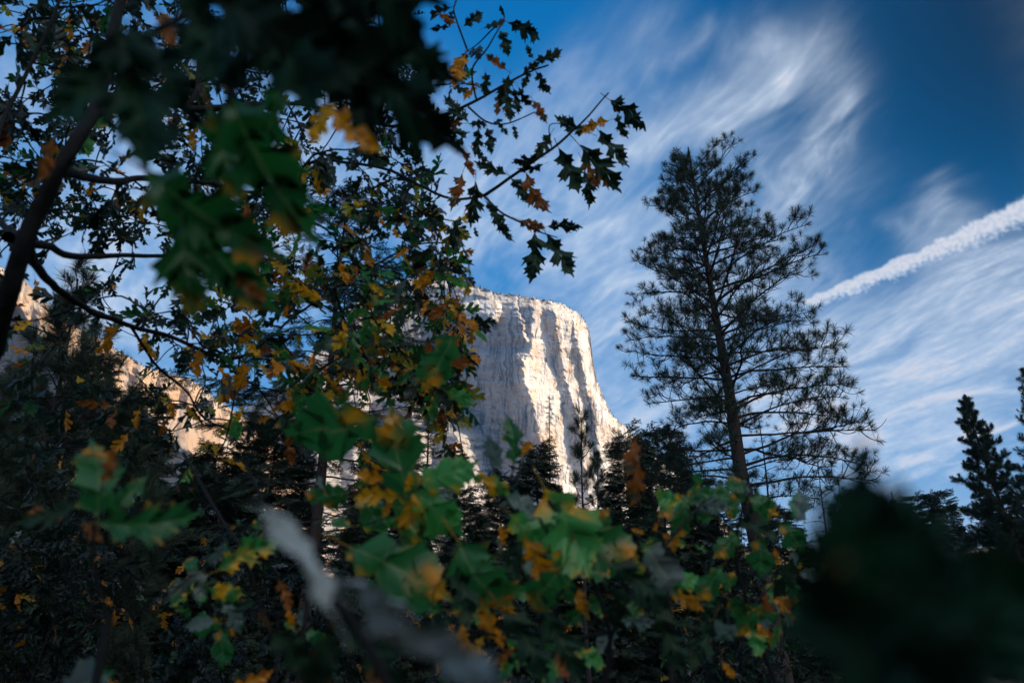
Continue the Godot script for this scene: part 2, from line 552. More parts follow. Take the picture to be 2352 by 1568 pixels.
func oak_leaf(sd: int, detail: bool, base: Color, accent: Color, share: float, material: Material, broad := false, curl := 1.0, petiole := true) -> ArrayMesh:
	# a lobed oak leaf with bristle-tipped lobes, one unit long, from its base at the origin along +Y
	rng.seed = sd
	var m := MB.new()
	var nl := 3
	var bend := rr(-0.25, 0.45) * curl
	var fold := (rr(0.05, 0.5) if broad else rr(0.25, 1.0)) * curl
	var droop := rr(0.0, 0.9) * curl
	var twist := rr(-0.5, 0.5) * curl
	var side_bow := rr(-0.08, 0.08)
	var shape := func(p: Vector2) -> Vector3:
		var z := fold * absf(p.x) * 0.7 - droop * p.x * p.x * 1.4 - bend * p.y * p.y + twist * p.x * p.y * 0.6
		z += 0.03 * curl * sin(p.y * 13.0 + p.x * 9.0 + sd) + 0.012 * cos((p.y - absf(p.x) * 0.75) * 40.0)
		return Vector3(p.x * (1.0 if broad else 0.80) + side_bow * sin(p.y * PI), p.y - 0.25 * absf(bend) * p.y * p.y, z)
	var off := Vector2(rr(-90, 90), rr(-90, 90))
	var tint := func(p: Vector2, edge: float) -> Color:
		var v := noise.get_noise_2d(p.x * 95.0 + off.x, p.y * 95.0 + off.y) * 0.9 + noise_b.get_noise_2d(p.x * 210.0 + off.y, p.y * 210.0) * 0.5
		var k := clampf((v + edge * 0.30 + share * 1.7 - 0.95) * 3.2 + 0.5, 0.0, 1.0)
		var c := base.lerp(accent, k)
		return c * (0.86 + 0.28 * rng.randf())
	for sgn in [-1.0, 1.0]:
		# the edge from base to tip, as (along, out)
		var e := PackedVector2Array()
		e.push_back(Vector2(0.0, 0.012))
		e.push_back(Vector2(0.08, 0.05))
		for k in nl:
			var c := 0.17 + 0.215 * k + rr(-0.02, 0.02)
			var ln: float = [0.20, 0.335, 0.27][k] * rr(0.8, 1.15)
			var th: float = [0.95, 0.80, 0.62][k] + rr(-0.12, 0.12)
			var ax := Vector2(cos(th), sin(th))
			var sd2 := Vector2(sin(th), -cos(th))
			var root := Vector2(c, 0.02)
			var lobe := [[0.62, -0.085], [0.70, -0.078], [0.88, -0.10], [0.86, -0.04], [1.04, 0.0], [0.86, 0.045], [0.90, 0.095], [0.70, 0.080], [0.60, 0.085]] if broad else [[0.30, -0.062], [0.62, -0.056], [0.86, -0.115], [0.80, -0.030], [1.16, 0.0], [0.80, 0.036], [0.90, 0.105], [0.60, 0.050], [0.30, 0.060]]
			if not detail: lobe = [[0.35, -0.06], [0.84, -0.085], [1.14, 0.0], [0.84, 0.085], [0.33, 0.06]]
			for q in lobe:
				var p: Vector2 = root + ax * ln * q[0] + sd2 * q[1] * (0.8 + ln * 0.5) * rr(0.85, 1.15) * (1.35 if broad else 1.0)
				p.y = maxf(p.y, 0.03)
				e.push_back(p)
			e.push_back(Vector2(c + 0.115, rr(0.10, 0.15) if broad else rr(0.028, 0.055)))
		if detail:
			for q in [[0.80, 0.075], [0.87, 0.125], [0.89, 0.040], [0.95, 0.030], [1.02, 0.0]]: e.push_back(Vector2(q[0] + rr(-0.008, 0.008), q[1]))
		else:
			for q in [[0.84, 0.09], [1.0, 0.0]]: e.push_back(Vector2(q[0], q[1]))
		var foot := 0.0
		var last := []
		for k in e.size():
			var p := e[k]
			foot = clampf(maxf(foot + 0.002, p.x - p.y * 0.75), 0.0, 0.985)
			if k == e.size() - 1: foot = 0.985
			var f2 := Vector2(0.0, foot)
			var e2 := Vector2(p.y * sgn, p.x)
			var row := []
			for q in ([0.0, 0.10, 0.5, 1.0] if detail else [0.0, 1.0]):
				var pt := f2.lerp(e2, q)
				var tc: Color = tint.call(pt, q - 0.3)
				if detail and q == 0.0: tc = tc.lerp(Color(0.42, 0.40, 0.14), clampf(base.get_luminance() * 3.0, 0.0, 0.32))
				row.append(m.vert(shape.call(pt), tc))
			if last.size():
				for q in row.size() - 1:
					if sgn > 0: m.quad(last[q], row[q], row[q + 1], last[q + 1])
					else: m.quad(last[q], last[q + 1], row[q + 1], row[q])
			last = row
	if petiole:
		tube(m, PackedVector3Array([Vector3(0, -0.24, -0.02), Vector3(0, -0.1, 0.0), Vector3(0, 0.05, 0.0)]), 0.009, 0.007, 3, base.lerp(accent, 0.6) * 0.8)
	return mesh_of(m, material, true)


func basis_along(dir: Vector3, face: Vector3, roll := 0.0) -> Basis:
	var y := dir.normalized()
	var z := (face - y * face.dot(y))
	if z.length() < 0.01: z = Vector3(0.3, 0.2, 0.9) - y * y.dot(Vector3(0.3, 0.2, 0.9))
	z = z.normalized().rotated(y, roll)
	return Basis(y.cross(z), y, z)


# ---------------------------------------------------------------- conifers
func conifer(o: Node3D, sp: Dictionary) -> void:
	# o stands at the foot of the trunk; sp.top is the tip, sp.bend a list of waypoints (local); parts: trunk, branch ..., needles
	rng.seed = sp.seed
	var axis := spline(sp.axis, 6)
	var total: float = axis[axis.size() - 1].y
	var bark := Color(0.06, 0.045, 0.04)
	var tm := MB.new()
	tube(tm, axis, sp.r, sp.get("r_top", 0.012), 12, bark, 0.85, 0.25)
	part("trunk", mesh_of(tm, M.bark), o)
	var tufts := []
	var cols := PackedColorArray()
	var nb: int = sp.n
	var joined: MB = null
	if not sp.get("split", true): joined = MB.new()
	var fir: bool = sp.get("fir", false)
	var size: float = sp.get("tuft", 1.0)
	for k in nb:
		var u := (k + rng.randf()) / nb
		var hgt: float = lerpf(sp.crown, sp.get("up_to", 0.99), pow(u, sp.get("even", 0.85)))
		var y := hgt * total
		# where on the trunk
		var j := 0
		while j < axis.size() - 2 and axis[j + 1].y < y: j += 1
		var p := axis[j].lerp(axis[j + 1], clampf((y - axis[j].y) / maxf(axis[j + 1].y - axis[j].y, 0.001), 0, 1))
		var az := k * 2.39996 + rr(-0.5, 0.5)
		var cs := cos(az)
		var left := curve(sp.left, hgt)
		var right := curve(sp.right, hgt)
		var rise: float = tan(lerpf(lerpf(sp.e_low, sp.e_high, hgt), lerpf(sp.f_low, sp.f_high, hgt), 0.5))
		var reach := 0.0
		for w in 6:
			var th := minf(hgt + reach * rise / total, 1.0)
			left = curve(sp.left, th)
			right = curve(sp.right, th)
			reach = lerpf(reach, lerpf((left + right) * 0.5, right if cs > 0 else left, absf(cs)), 0.6 if w else 1.0)
		reach *= (rr(0.86, 1.04) if sp.get("steady", false) else rr(0.72, 1.06))
		if rng.randf() < 0.12: reach *= 0.6
		var q := inverse_lerp(sp.crown, 1.0, hgt)
		var e0: float = lerpf(sp.e_low, sp.e_high, pow(q, 1.2)) + rr(-0.22, 0.22)
		var e1: float = lerpf(sp.f_low, sp.f_high, q) + rr(-0.2, 0.2)
		var seg := 9
		var pts := PackedVector3Array([p])
		var cur := p
		var ln := reach / maxf(0.35, cos((e0 + e1) * 0.5))
		ln = minf(ln, reach * 1.5)
		var wa := az
		var sag: float = sp.get("sag", 0.0)
		for s in seg:
			var f := float(s) / (seg - 1)
			var e := lerpf(e0, e1, f) - sag * sin(f * PI) + (rr(-0.14, 0.14))
			wa += rr(-0.16, 0.16)
			cur += Vector3(cos(wa) * cos(e), sin(e), sin(wa) * cos(e)) * ln / seg
			pts.push_back(cur)
		var bm := joined if joined else MB.new()
		var r0: float = sp.get("limb", 0.022) * sqrt(maxf(ln, 0.15)) * rr(0.8, 1.15)
		tube(bm, pts, r0, r0 * 0.22, 6, bark, 0.8)
		var ends := []
		var ns := int(ceil(ln * sp.subs))
		var bare: float = lerpf(sp.get("bare_low", sp.get("bare", 0.25)), sp.get("bare", 0.25), smoothstep(0.1, 0.6, q))
		for s in ns:
			var f := lerpf(bare, 0.97, (s + rng.randf()) / ns)
			var fi := f * (pts.size() - 1)
			var i0 := int(fi)
			var bp := pts[i0].lerp(pts[mini(i0 + 1, pts.size() - 1)], fi - i0)
			var md := (pts[mini(i0 + 1, pts.size() - 1)] - pts[maxi(i0 - 1, 0)]).normalized()
			var sl: float = (0.16 + ln * 0.30 * (1.0 - 0.55 * f)) * rr(0.55, 1.15) * sp.get("sub_len", 1.0)
			if fir:
				var sdir := md.cross(Vector3.UP).normalized() * (1 if s % 2 else -1)
				var d := (md * rr(0.5, 1.0) + sdir * rr(0.6, 1.0) + Vector3(0, rr(-0.35, 0.08), 0)).normalized()
				var e: Vector3 = bp + d * sl
				var midp := bp.lerp(e, 0.5) + Vector3(0, 0.05 * sl, 0)
				tube(bm, PackedVector3Array([bp, midp, e]), r0 * 0.28, 0.003, 3, bark)
				var steps := maxi(1, int(sl / (0.30 * size)))
				for w in steps:
					var g := (w + 0.3) / steps
					ends.append([bp.lerp(midp, g * 2.0) if g < 0.5 else midp.lerp(e, g * 2.0 - 1.0), d, true])
				ends.append([e, d, true])
			else:
				var d := (md * rr(0.4, 1.0) + Vector3(rr(-1, 1), rr(-0.9, 0.9), rr(-1, 1)) * 0.85).normalized()
				var sp2 := PackedVector3Array([bp])
				var c2 := bp
				for w in 5:
					d = (d + Vector3(rr(-0.28, 0.28), rr(-0.12, 0.30) + 0.06 * w, rr(-0.28, 0.28))).normalized()
					c2 += d * sl / 5
					sp2.push_back(c2)
				tube(bm, sp2, maxf(r0 * 0.34, 0.006), 0.0045, 4, bark)
				ends.append([c2, d, rng.randf() < sp.get("full", 0.9)])
				for w in int(sp.get("twigs", 1.4) + rng.randf()):
					var st := sp2[1 + rng.randi() % 3]
					var d2 := (d + Vector3(rr(-1, 1), rr(-0.7, 0.8), rr(-1, 1)) * 0.9).normalized()
					var l2: float = sl * rr(0.35, 0.7)
					var m2: Vector3 = st + d2 * l2 * 0.5
					var d3 := (d2 + Vector3(0, rr(0.1, 0.7), 0)).normalized()
					var e2: Vector3 = m2 + d3 * l2 * 0.5
					tube(bm, PackedVector3Array([st, m2, e2]), 0.006, 0.004, 3, bark)
					ends.append([e2, d3, rng.randf() < sp.get("full", 0.9)])
		ends.append([cur, (pts[seg] - pts[seg - 2]).normalized(), true])
		if not joined: part("branch", mesh_of(bm, M.bark), o)
		for e in ends:
			if not e[2]: continue
			var d: Vector3 = e[1]
			var sc := size * rr(0.75, 1.15)
			var b: Basis
			if fir: b = basis_along(d + Vector3(0, rr(-0.5, 0.15), 0), Vector3(rr(-0.9, 0.9), 1, rr(-0.9, 0.9)))
			else: b = basis_along(d, Vector3(rr(-1, 1), rr(-1, 1), rr(-1, 1)))
			tufts.append(Transform3D(b.scaled(Vector3(sc, sc, sc)), e[0]))
			var g := rr(0.75, 1.2)
			cols.push_back(Color(g, g * rr(0.95, 1.05), g * rr(0.9, 1.05)))
	if joined: part("branchwork", mesh_of(joined, M.bark), o).set_meta("kind", "stuff")
	if tufts.size(): many("needles", sp.mesh, tufts, o, cols)


func stand(called: String, label: String, px: float, py: float, z: float, sp: Dictionary, group := "", lean := 0.0) -> Node3D:
	# a tree whose tip is seen at (px, py) and whose trunk rises from the ground z metres ahead
	var tip := atz(px, py, z)
	var fx := tip.x + lean
	var foot := Vector3(fx, ground_height(fx, -z) - 0.1, -z)
	var o := thing(called, label, "tree", foot, group)
	var h := tip.y - foot.y
	var top := tip - foot
	if not sp.has("axis"):
		rng.seed = sp.seed + 5
		var w: float = sp.get("wander", 0.012) * h
		sp.axis = PackedVector3Array([Vector3.ZERO, top * 0.25 + Vector3(rr(-w, w), 0, rr(-w, w)), top * 0.5 + Vector3(rr(-w, w), 0, rr(-w, w)), top * 0.75 + Vector3(rr(-w, w), 0, rr(-w, w)) * 0.6, top])
	conifer(o, sp)
	return o


func profile(pairs: Array, k: float) -> Array:
	var out := []
	for p in pairs: out.append([p[0], p[1] * k])
	return out


# ---------------------------------------------------------------- oak
var leaf_lib := {}


func pick_leaf(kind: String) -> Mesh:
	var l: Array = leaf_lib[kind]
	return l[rng.randi() % l.size()]


func seen_leaf(o: Node3D, kind: String, x0: float, y0: float, x1: float, y1: float, depth: float, tilt := 0.35, roll := 0.0) -> MeshInstance3D:
	# one leaf from its base to its tip, both as seen, its face turned more or less to the viewer
	var a := at(x0, y0, depth)
	var far := Vector2(x1 - x0, y1 - y0).length() / F * minf(tilt, 1.0) * rr(-0.6, 0.6)
	var b := at(x1, y1, depth * (1.0 + far))
	var d := b - a
	var l := d.length() * 1.04
	var face := -ray((x0 + x1) * 0.5, (y0 + y1) * 0.5).normalized()
	var bs := basis_along(d, face, rr(-tilt, tilt) + roll)
	return part("leaf", pick_leaf(kind), o, Transform3D(bs.scaled(Vector3(l, l, l)), a - o.position))


func stem(o: Node3D, called: String, pts: Array, r0: float, r1: float) -> PackedVector3Array:
	# a woody stem through places given as [x, y, depth]
	var c := PackedVector3Array()
	for p in pts: c.push_back(at(p[0], p[1], p[2]) - o.position)
	var s := spline(c, 6)
	for k in range(1, s.size() - 1):
		s[k] += Vector3(noise.get_noise_3dv(s[k] * 300.0), noise_b.get_noise_3dv(s[k] * 300.0), 0) * r0 * 0.8
	var m := MB.new()
	tube(m, s, r0, r1, 8, Color(0.018, 0.017, 0.018), 0.9, 0.2)
	part(called, mesh_of(m, M.bark), o)
	return s


func root(o: Node3D, called: String, px: float, py: float, d: float, r0: float, r1: float) -> void:
	# the wood below the picture's edge, down to the ground
	var p := at(px, py, d)
	var g := Vector3(p.x + 0.04, ground_height(p.x, p.z) - 0.05, p.z - 0.03)
	var s := spline(PackedVector3Array([g - o.position, g.lerp(p, 0.35) + Vector3(0.03, 0, 0.01) - o.position, g.lerp(p, 0.7) + Vector3(-0.02, 0, 0.01) - o.position, p - o.position]), 6)
	var m := MB.new()
	tube(m, s, r0, r1, 8, Color(0.018, 0.017, 0.018), 0.9, 0.2)
	part(called, mesh_of(m, M.bark), o)


func _ready() -> void:
	# ------------------------------------------------------------ camera, sky, sun, exposure
	var p := deg_to_rad(PITCH)
	fwd = Vector3(0, sin(p), -cos(p))
	upv = Vector3(0, cos(p), sin(p))
	noise.seed = 3
	noise.noise_type = FastNoiseLite.TYPE_SIMPLEX
	noise.frequency = 0.01
	noise.fractal_octaves = 4
	noise_b.seed = 21
	noise_b.noise_type = FastNoiseLite.TYPE_SIMPLEX
	noise_b.frequency = 0.01
	noise_b.fractal_octaves = 3
	plates.seed = 31
	plates.noise_type = FastNoiseLite.TYPE_CELLULAR
	plates.frequency = 0.01
	plates.fractal_type = FastNoiseLite.FRACTAL_NONE
	plates.cellular_return_type = FastNoiseLite.RETURN_CELL_VALUE
	plates.cellular_jitter = 1.1
	var cam := Camera3D.new()
	cam.name = "camera"
	var lens := CameraAttributesPhysical.new()
	lens.frustum_focal_length = 28.0
	lens.frustum_focus_distance = 400.0
	lens.exposure_aperture = 5.4
	lens.frustum_near = 0.05
	lens.frustum_far = 9000.0
	cam.attributes = lens
	cam.position = EYE
	cam.rotation.x = p
	cam.near = 0.05
	cam.far = 9000.0
	cam.fov = rad_to_deg(2.0 * atan(CY / F))
	add_child(cam)
	cam.current = true
	var env := Environment.new()
	env.background_mode = Environment.BG_SKY
	env.sky = Sky.new()
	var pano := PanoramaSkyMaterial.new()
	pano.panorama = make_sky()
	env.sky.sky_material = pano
	env.tonemap_mode = Environment.TONE_MAPPER_LINEAR
	env.tonemap_exposure = EXPOSURE
	env.fog_enabled = true
	env.fog_density = 0.00005
	env.fog_light_color = Color(0.28, 0.64, 1.0)
	env.sdfgi_enabled = true
	env.ssao_enabled = true
	env.ssil_enabled = true
	var we := WorldEnvironment.new()
	we.name = "environment"
	we.environment = env
	add_child(we)
	var sun := DirectionalLight3D.new()
	sun.name = "sun"
	sun.light_energy = 1.55
	sun.light_color = Color(1.0, 0.88, 0.74)
	sun.light_angular_distance = 0.5
	sun.shadow_enabled = true
	sun.directional_shadow_max_distance = 4000.0
	sun.rotation_degrees = Vector3(-SUN_EL, -SUN_AZ + 180.0, 0)
	add_child(sun)
	var to_sun := Vector3(sin(deg_to_rad(SUN_AZ)) * cos(deg_to_rad(SUN_EL)), sin(deg_to_rad(SUN_EL)), -cos(deg_to_rad(SUN_AZ)) * cos(deg_to_rad(SUN_EL)))
	sun.look_at_from_position(Vector3.ZERO, -to_sun)

	# ------------------------------------------------------------ materials
	M.rock = mat(Color.WHITE, 0.95, true, 0.0, 0.2)
	M.bark = mat(Color.WHITE, 0.95, true, 0.0, 0.2)
	M.needles = mat(Color(0.040, 0.062, 0.040).linear_to_srgb(), 0.7, true, 0.0, 0.3)
	M.leaf = mat(Color.WHITE, 0.36, true, 1.0, 0.5)
	M.leaf_thick = mat(Color.WHITE, 0.6, true, 0.0, 0.25)
	M.earth = mat(Color.WHITE, 1.0, true, 0.0, 0.1)
	var bark_noise := FastNoiseLite.new()
	bark_noise.seed = 8
	bark_noise.noise_type = FastNoiseLite.TYPE_CELLULAR
	bark_noise.frequency = 0.03
	var bt := NoiseTexture2D.new()
	bt.noise = bark_noise
	bt.width = 256
	bt.height = 256
	bt.seamless = true
	M.bark.heightmap_enabled = true
	M.bark.heightmap_texture = bt
	M.bark.heightmap_scale = 2.0
	M.bark.uv1_triplanar = true
	M.bark.uv1_scale = Vector3(2.2, 0.7, 2.2)

	setting()
	conifers()
	oaks()


func setting() -> void:
	# ground: one sheet to the foot of the walls
	var gm := MB.new()
	var xs := PackedFloat32Array()
	var zs := PackedFloat32Array()
	for k in 61:
		var u := (k - 30) / 30.0
		xs.push_back(signf(u) * pow(absf(u), 2.2) * 4000.0)
	for k in 71:
		var u := (k - 20) / 50.0
		zs.push_back(-signf(u) * pow(absf(u), 2.2) * 4200.0)
	for z in zs:
		for x in xs:
			var g := 0.8 + 0.5 * noise_b.get_noise_2d(x * 3.0, z * 3.0)
			var far := smoothstep(500.0, 900.0, -z)
			gm.vert(Vector3(x, ground_height(x, z), z), Color(0.075, 0.06, 0.04).lerp(Color(0.15, 0.14, 0.085), far) * g)
	for j in zs.size() - 1:
		for i in xs.size() - 1:
			var a := j * xs.size() + i
			gm.quad(a, a + xs.size(), a + xs.size() + 1, a + 1)
	structure("ground", mesh_of(gm, M.earth), "brown forest floor running to the pale slope below the cliffs", "ground")
	# the great wall
	var cols := spread_cols(520, 1800, func(x: float) -> float: return 4.0 if x < 990 else (1.3 if x < 1300 else (0.9 if x < 1400 else 3.0)))
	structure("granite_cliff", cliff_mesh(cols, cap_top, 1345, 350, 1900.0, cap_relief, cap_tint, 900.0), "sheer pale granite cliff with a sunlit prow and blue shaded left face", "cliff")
	var wc := spread_cols(-420, 800, func(_x: float) -> float: return 2.6)
	structure("mountain", cliff_mesh(wc, west_top, 1345, 150, 1450.0, west_relief, west_tint, 700.0), "warm sunlit rock wall seen through the oak, falling away to the notch", "mountain")
	# the valley's other wall, out of the picture, which keeps the floor in shade
	var hm := MB.new()
	var nz := 44
	var nx := 24
	for j in nz:
		for i in nx:
			var z := lerpf(-330.0, 1000.0, float(j) / (nz - 1))
			var x := lerpf(330.0, 1300.0, float(i) / (nx - 1))
			var ends := smoothstep(-330.0, -200.0, z) * (1.0 - smoothstep(800.0, 1000.0, z))
			var y := 650.0 * smoothstep(330.0, 720.0, x) * (1.0 - smoothstep(820.0, 1300.0, x)) * ends
			y += ends * 45.0 * noise.get_noise_2d(x * 0.9, z * 0.9)
			var g := 0.9 + 0.6 * noise_b.get_noise_2d(x, z)
			hm.vert(Vector3(x, y - 4.0, z), Color(0.20, 0.19, 0.16) * g)
	for j in nz - 1:
		for i in nx - 1:
			var a := j * nx + i
			hm.quad(a, a + 1, a + nx + 1, a + nx)
	structure("hill", mesh_of(hm, M.rock), "dark wooded ridge closing the other side of the valley", "hill")


func conifers() -> void:
	var long_tuft := needle_tuft(70, 0.27, 0.16, 0.0024, 101)
	var pine_tuft := needle_tuft(52, 0.23, 0.07, 0.0030, 102)
	var short_tuft := needle_tuft(60, 0.20, 0.22, 0.0036, 103)
	var fir_spray := spray(104, 0.55, 0.55, 52, 0.055, 0.0085)
	var far_spray := spray(105, 0.80, 0.6, 30, 0.11, 0.022)

	# the tall pine against the sky
	var z := 22.0
	var way := PackedVector3Array()
	for q in [[1581, 338], [1607, 500], [1640, 700], [1675, 900], [1705, 1100], [1738, 1240]]: way.insert(0, atz(q[0], q[1], z))
	var foot := Vector3(way[0].x + 0.35, ground_height(way[0].x + 0.35, -z) - 0.1, -z)
	var ax := PackedVector3Array([Vector3.ZERO])
	for q in way: ax.push_back(q - foot)
	var big := thing("pine_tree", "tall open pine with a straight trunk standing dark against the sky", "tree", foot)
	var total := ax[ax.size() - 1].y
	# reach of the crown to either side, by the height it is seen at: [y, left, right]
	var ll := []
	var rl := []
	for q in [[1180, 1610, 1860], [1060, 1490, 1985], [990, 1470, 2012], [930, 1462, 1955], [880, 1425, 1930], [830, 1392, 1942], [770, 1425, 1915], [700, 1436, 1892], [650, 1448, 1902], [600, 1452, 1908], [545, 1460, 1850], [500, 1470, 1815], [470, 1496, 1752], [420, 1510, 1742], [385, 1522, 1725], [352, 1556, 1640], [340, 1574, 1590]]:
		var y: float = q[0]
		var c := atz(0, y, z).y - foot.y
		var tx := 1580.0 + (y - 322.0) * 0.162
		ll.append([c / total, atz(tx, y, z).x - atz(q[1], y, z).x])
		rl.append([c / total, atz(q[2], y, z).x - atz(tx, y, z).x])
	conifer(big, {"seed": 42, "axis": ax, "r": 0.30, "r_top": 0.02, "crown": 0.30, "n": 118, "even": 0.95, "up_to": 0.965, "bare_low": 0.40, "steady": true, "left": ll, "right": rl, "e_low": 0.12, "e_high": 0.72, "f_low": -0.22, "f_high": 0.62, "sag": 0.0, "subs": 5.0, "twigs": 1.7, "bare": 0.2, "limb": 0.025, "full": 0.78, "tuft": 1.05, "mesh": pine_tuft})

	# pine at the left, long needles
	var lp := [[0.25, 1.5], [0.5, 1.5], [0.7, 1.25], [0.85, 0.85], [1.0, 0.25]]
	stand("pine_tree", "bushy long needled pine in front of the sunlit rock wall at the left edge", 178, 640, 13.0, {"seed": 7, "r": 0.10, "crown": 0.25, "n": 46, "left": lp, "right": lp, "e_low": 0.35, "e_high": 1.0, "f_low": 0.75, "f_high": 1.2, "subs": 5.6, "twigs": 1.3, "limb": 0.017, "tuft": 1.0, "mesh": long_tuft}, "", 0.2)
	var lp2 := [[0.2, 1.3], [0.6, 1.3], [0.85, 0.8], [1.0, 0.2]]
	stand("pine_tree", "smaller dark pine growing below the long needled pine beside the notch", 300, 930, 14.0, {"seed": 8, "r": 0.09, "crown": 0.15, "n": 46, "left": lp2, "right": lp2, "e_low": 0.3, "e_high": 1.0, "f_low": 0.7, "f_high": 1.2, "subs": 6.5, "twigs": 1.3, "limb": 0.017, "tuft": 1.0, "mesh": long_tuft})
	stand("pine_tree", "low dark pine at the bottom left below the rock wall", 40, 900, 12.0, {"seed": 9, "r": 0.09, "crown": 0.15, "n": 46, "left": lp2, "right": lp2, "e_low": 0.3, "e_high": 1.0, "f_low": 0.7, "f_high": 1.2, "subs": 6.5, "twigs": 1.3, "limb": 0.017, "tuft": 1.0, "mesh": long_tuft})

	# fir with long lacy boughs in the middle
	var fl := [[0.25, 4.0], [0.45, 4.6], [0.6, 4.4], [0.75, 3.4], [0.9, 2.2], [1.0, 0.4]]
	var fr := [[0.25, 3.2], [0.42, 3.2], [0.56, 4.5], [0.66, 3.6], [0.78, 3.9], [0.9, 2.6], [1.0, 0.4]]
	stand("fir_tree", "lacy fir with long drooping boughs left of the granite cliff", 800, 440, 22.0, {"seed": 15, "r": 0.24, "crown": 0.26, "n": 74, "left": fl, "right": fr, "e_low": 0.05, "e_high": 0.6, "f_low": -0.22, "f_high": 0.1, "subs": 4.6, "fir": true, "bare": 0.3, "sub_len": 0.75, "limb": 0.018, "tuft": 0.72, "mesh": fir_spray}, "", -0.35)
	var sm := [[0.15, 1.5], [0.5, 1.2], [0.8, 0.7], [1.0, 0.12]]
	stand("fir_tree", "small dense fir beside the lower left edge of the granite cliff", 985, 885, 32.0, {"seed": 16, "r": 0.13, "crown": 0.12, "n": 64, "left": sm, "right": sm, "e_low": 0.1, "e_high": 0.7, "f_low": -0.1, "f_high": 0.3, "subs": 6.0, "fir": true, "sub_len": 0.9, "tuft": 0.75, "mesh": fir_spray, "split": false})

	# before the foot of the cliff
	var yp := [[0.3, 0.75], [0.6, 0.85], [0.8, 0.62], [1.0, 0.15]]
	stand("pine_tree", "young pine with brush like tufts before the foot of the cliff", 1335, 946, 30.0, {"seed": 23, "r": 0.11, "crown": 0.45, "n": 26, "left": yp, "right": yp, "e_low": 0.0, "e_high": 1.0, "f_low": 0.9, "f_high": 1.2, "subs": 2.4, "twigs": 0.6, "bare": 0.6, "limb": 0.03, "tuft": 1.5, "mesh": long_tuft})
	stand("pine_tree", "slim pine just behind the brush tufted young pine", 1372, 1035, 40.0, {"seed": 24, "r": 0.14, "crown": 0.35, "n": 34, "left": profile(yp, 1.5), "right": profile(yp, 1.5), "e_low": 0.0, "e_high": 0.9, "f_low": 0.5, "f_high": 1.0, "subs": 3.0, "twigs": 1.0, "tuft": 1.5, "mesh": short_tuft, "split": false})
	stand("dead_tree", "bare dead snag standing thin before the sunlit prow of the cliff", 1262, 905, 55.0, {"seed": 25, "r": 0.17, "crown": 0.4, "n": 70, "left": [[0.0, 0.8], [0.7, 0.7], [1.0, 0.15]], "right": [[0.0, 0.8], [0.7, 0.7], [1.0, 0.15]], "e_low": -0.3, "e_high": 0.2, "f_low": -0.7, "f_high": -0.2, "subs": 1.2, "twigs": 0.2, "full": 0.0, "limb": 0.022, "mesh": short_tuft, "split": false, "bare": 0.4})
	var cone := [[0.1, 2.6], [0.4, 2.3], [0.7, 1.4], [0.9, 0.6], [1.0, 0.1]]
	var plan := [
		[1235, 1018, 42, 1.05, "dense fir before the shaded foot of the cliff, left of the dead snag"],
		[1437, 990, 40, 0.95, "rounded fir against the right foot of the cliff"],
		[1512, 985, 46, 1.2, "fir filling the gap between cliff foot and tall pine"],
		[1580, 1090, 38, 1.0, "short fir close on the left of the tall pine trunk"],
		[1150, 1085, 44, 1.1, "fir among the yellow oak leaves, right of the lit rock towers"],
		[1068, 1120, 40, 1.1, "fir below the lit rock towers on the shaded face"],
		[890, 1010, 36, 1.4, "fir at the right hand of the lacy fir trunk"],
		[640, 960, 34, 1.5, "dark fir between the notch and the lacy fir"],
		[520, 1010, 30, 1.35, "dark fir under the notch between the rock walls"],
		[420, 1110, 28, 1.2, "low dark fir left of the notch"],
		[700, 1150, 26, 1.0, "short fir below the lacy fir, left of its trunk"],
		[830, 1180, 27, 1.0, "short fir below the lacy fir, right of its trunk"],
		[960, 1210, 30, 1.0, "fir behind the yellow green leaf bunch"],
		[1290, 1160, 34, 1.0, "fir below the dead snag"],
		[1400, 1170, 33, 1.0, "fir below the slim pine"],
		[1495, 1190, 36, 1.0, "fir with lit gaps behind the orange leaves, left of the tall pine"],
		[1660, 1160, 30, 1.0, "fir at the foot of the tall pine"],
		[1790, 1175, 27, 1.1, "fir right of the tall pine foot, before the pale sky"],
		[1850, 1250, 24, 1.0, "low fir beside the big dark blurred leaves"],
		[1720, 1290, 22, 0.9, "low fir in front of the tall pine"],
		[232, 815, 24, 0.95, "tall dark fir before the sunlit rock wall at the left"],
		[345, 880, 27, 0.85, "slim fir before the foot of the sunlit rock wall, left of the notch"],
		[65, 850, 21, 0.9, "dark fir at the left edge, in front of the rock wall"],
		[250, 1200, 22, 1.1, "low dark fir at the bottom left"],
		[90, 1150, 24, 1.2, "dark fir at the left edge below the rock wall"],
		[580, 1230, 20, 0.9, "low black fir at the bottom, left of centre"]]
	var protos := []
	for k in 3:
		var o := Node3D.new()
		var h := 14.0
		rng.seed = 300 + k
		var c3 := profile(cone, [1.0, 0.85, 1.2][k])
		conifer(o, {"seed": 310 + k, "axis": PackedVector3Array([Vector3.ZERO, Vector3(rr(-0.2, 0.2), h * 0.4, rr(-0.2, 0.2)), Vector3(rr(-0.1, 0.1), h, 0)]), "r": 0.17, "crown": 0.10, "n": 120, "left": c3, "right": c3, "e_low": 0.0, "e_high": 0.7, "f_low": -0.25, "f_high": 0.2, "subs": 3.4, "fir": true, "bare": 0.15, "sub_len": 0.85, "limb": 0.013, "tuft": 1.15, "mesh": far_spray, "split": false})
		protos.append(o)
	for k in plan.size():
		var q = plan[k]
		var tip := atz(q[0], q[1], q[2])
		var gy := ground_height(tip.x, -q[2]) - 0.1
		place_copy(protos[k % 3], "fir_tree", q[4], Vector3(tip.x, gy, -q[2]), (tip.y - gy) / 14.0, q[3], k * 1.7, "firs of the forest before the cliffs")
	# right of the tall pine
	var dp := [[0.35, 3.6], [0.5, 3.4], [0.7, 2.5], [0.85, 1.4], [1.0, 0.35]]
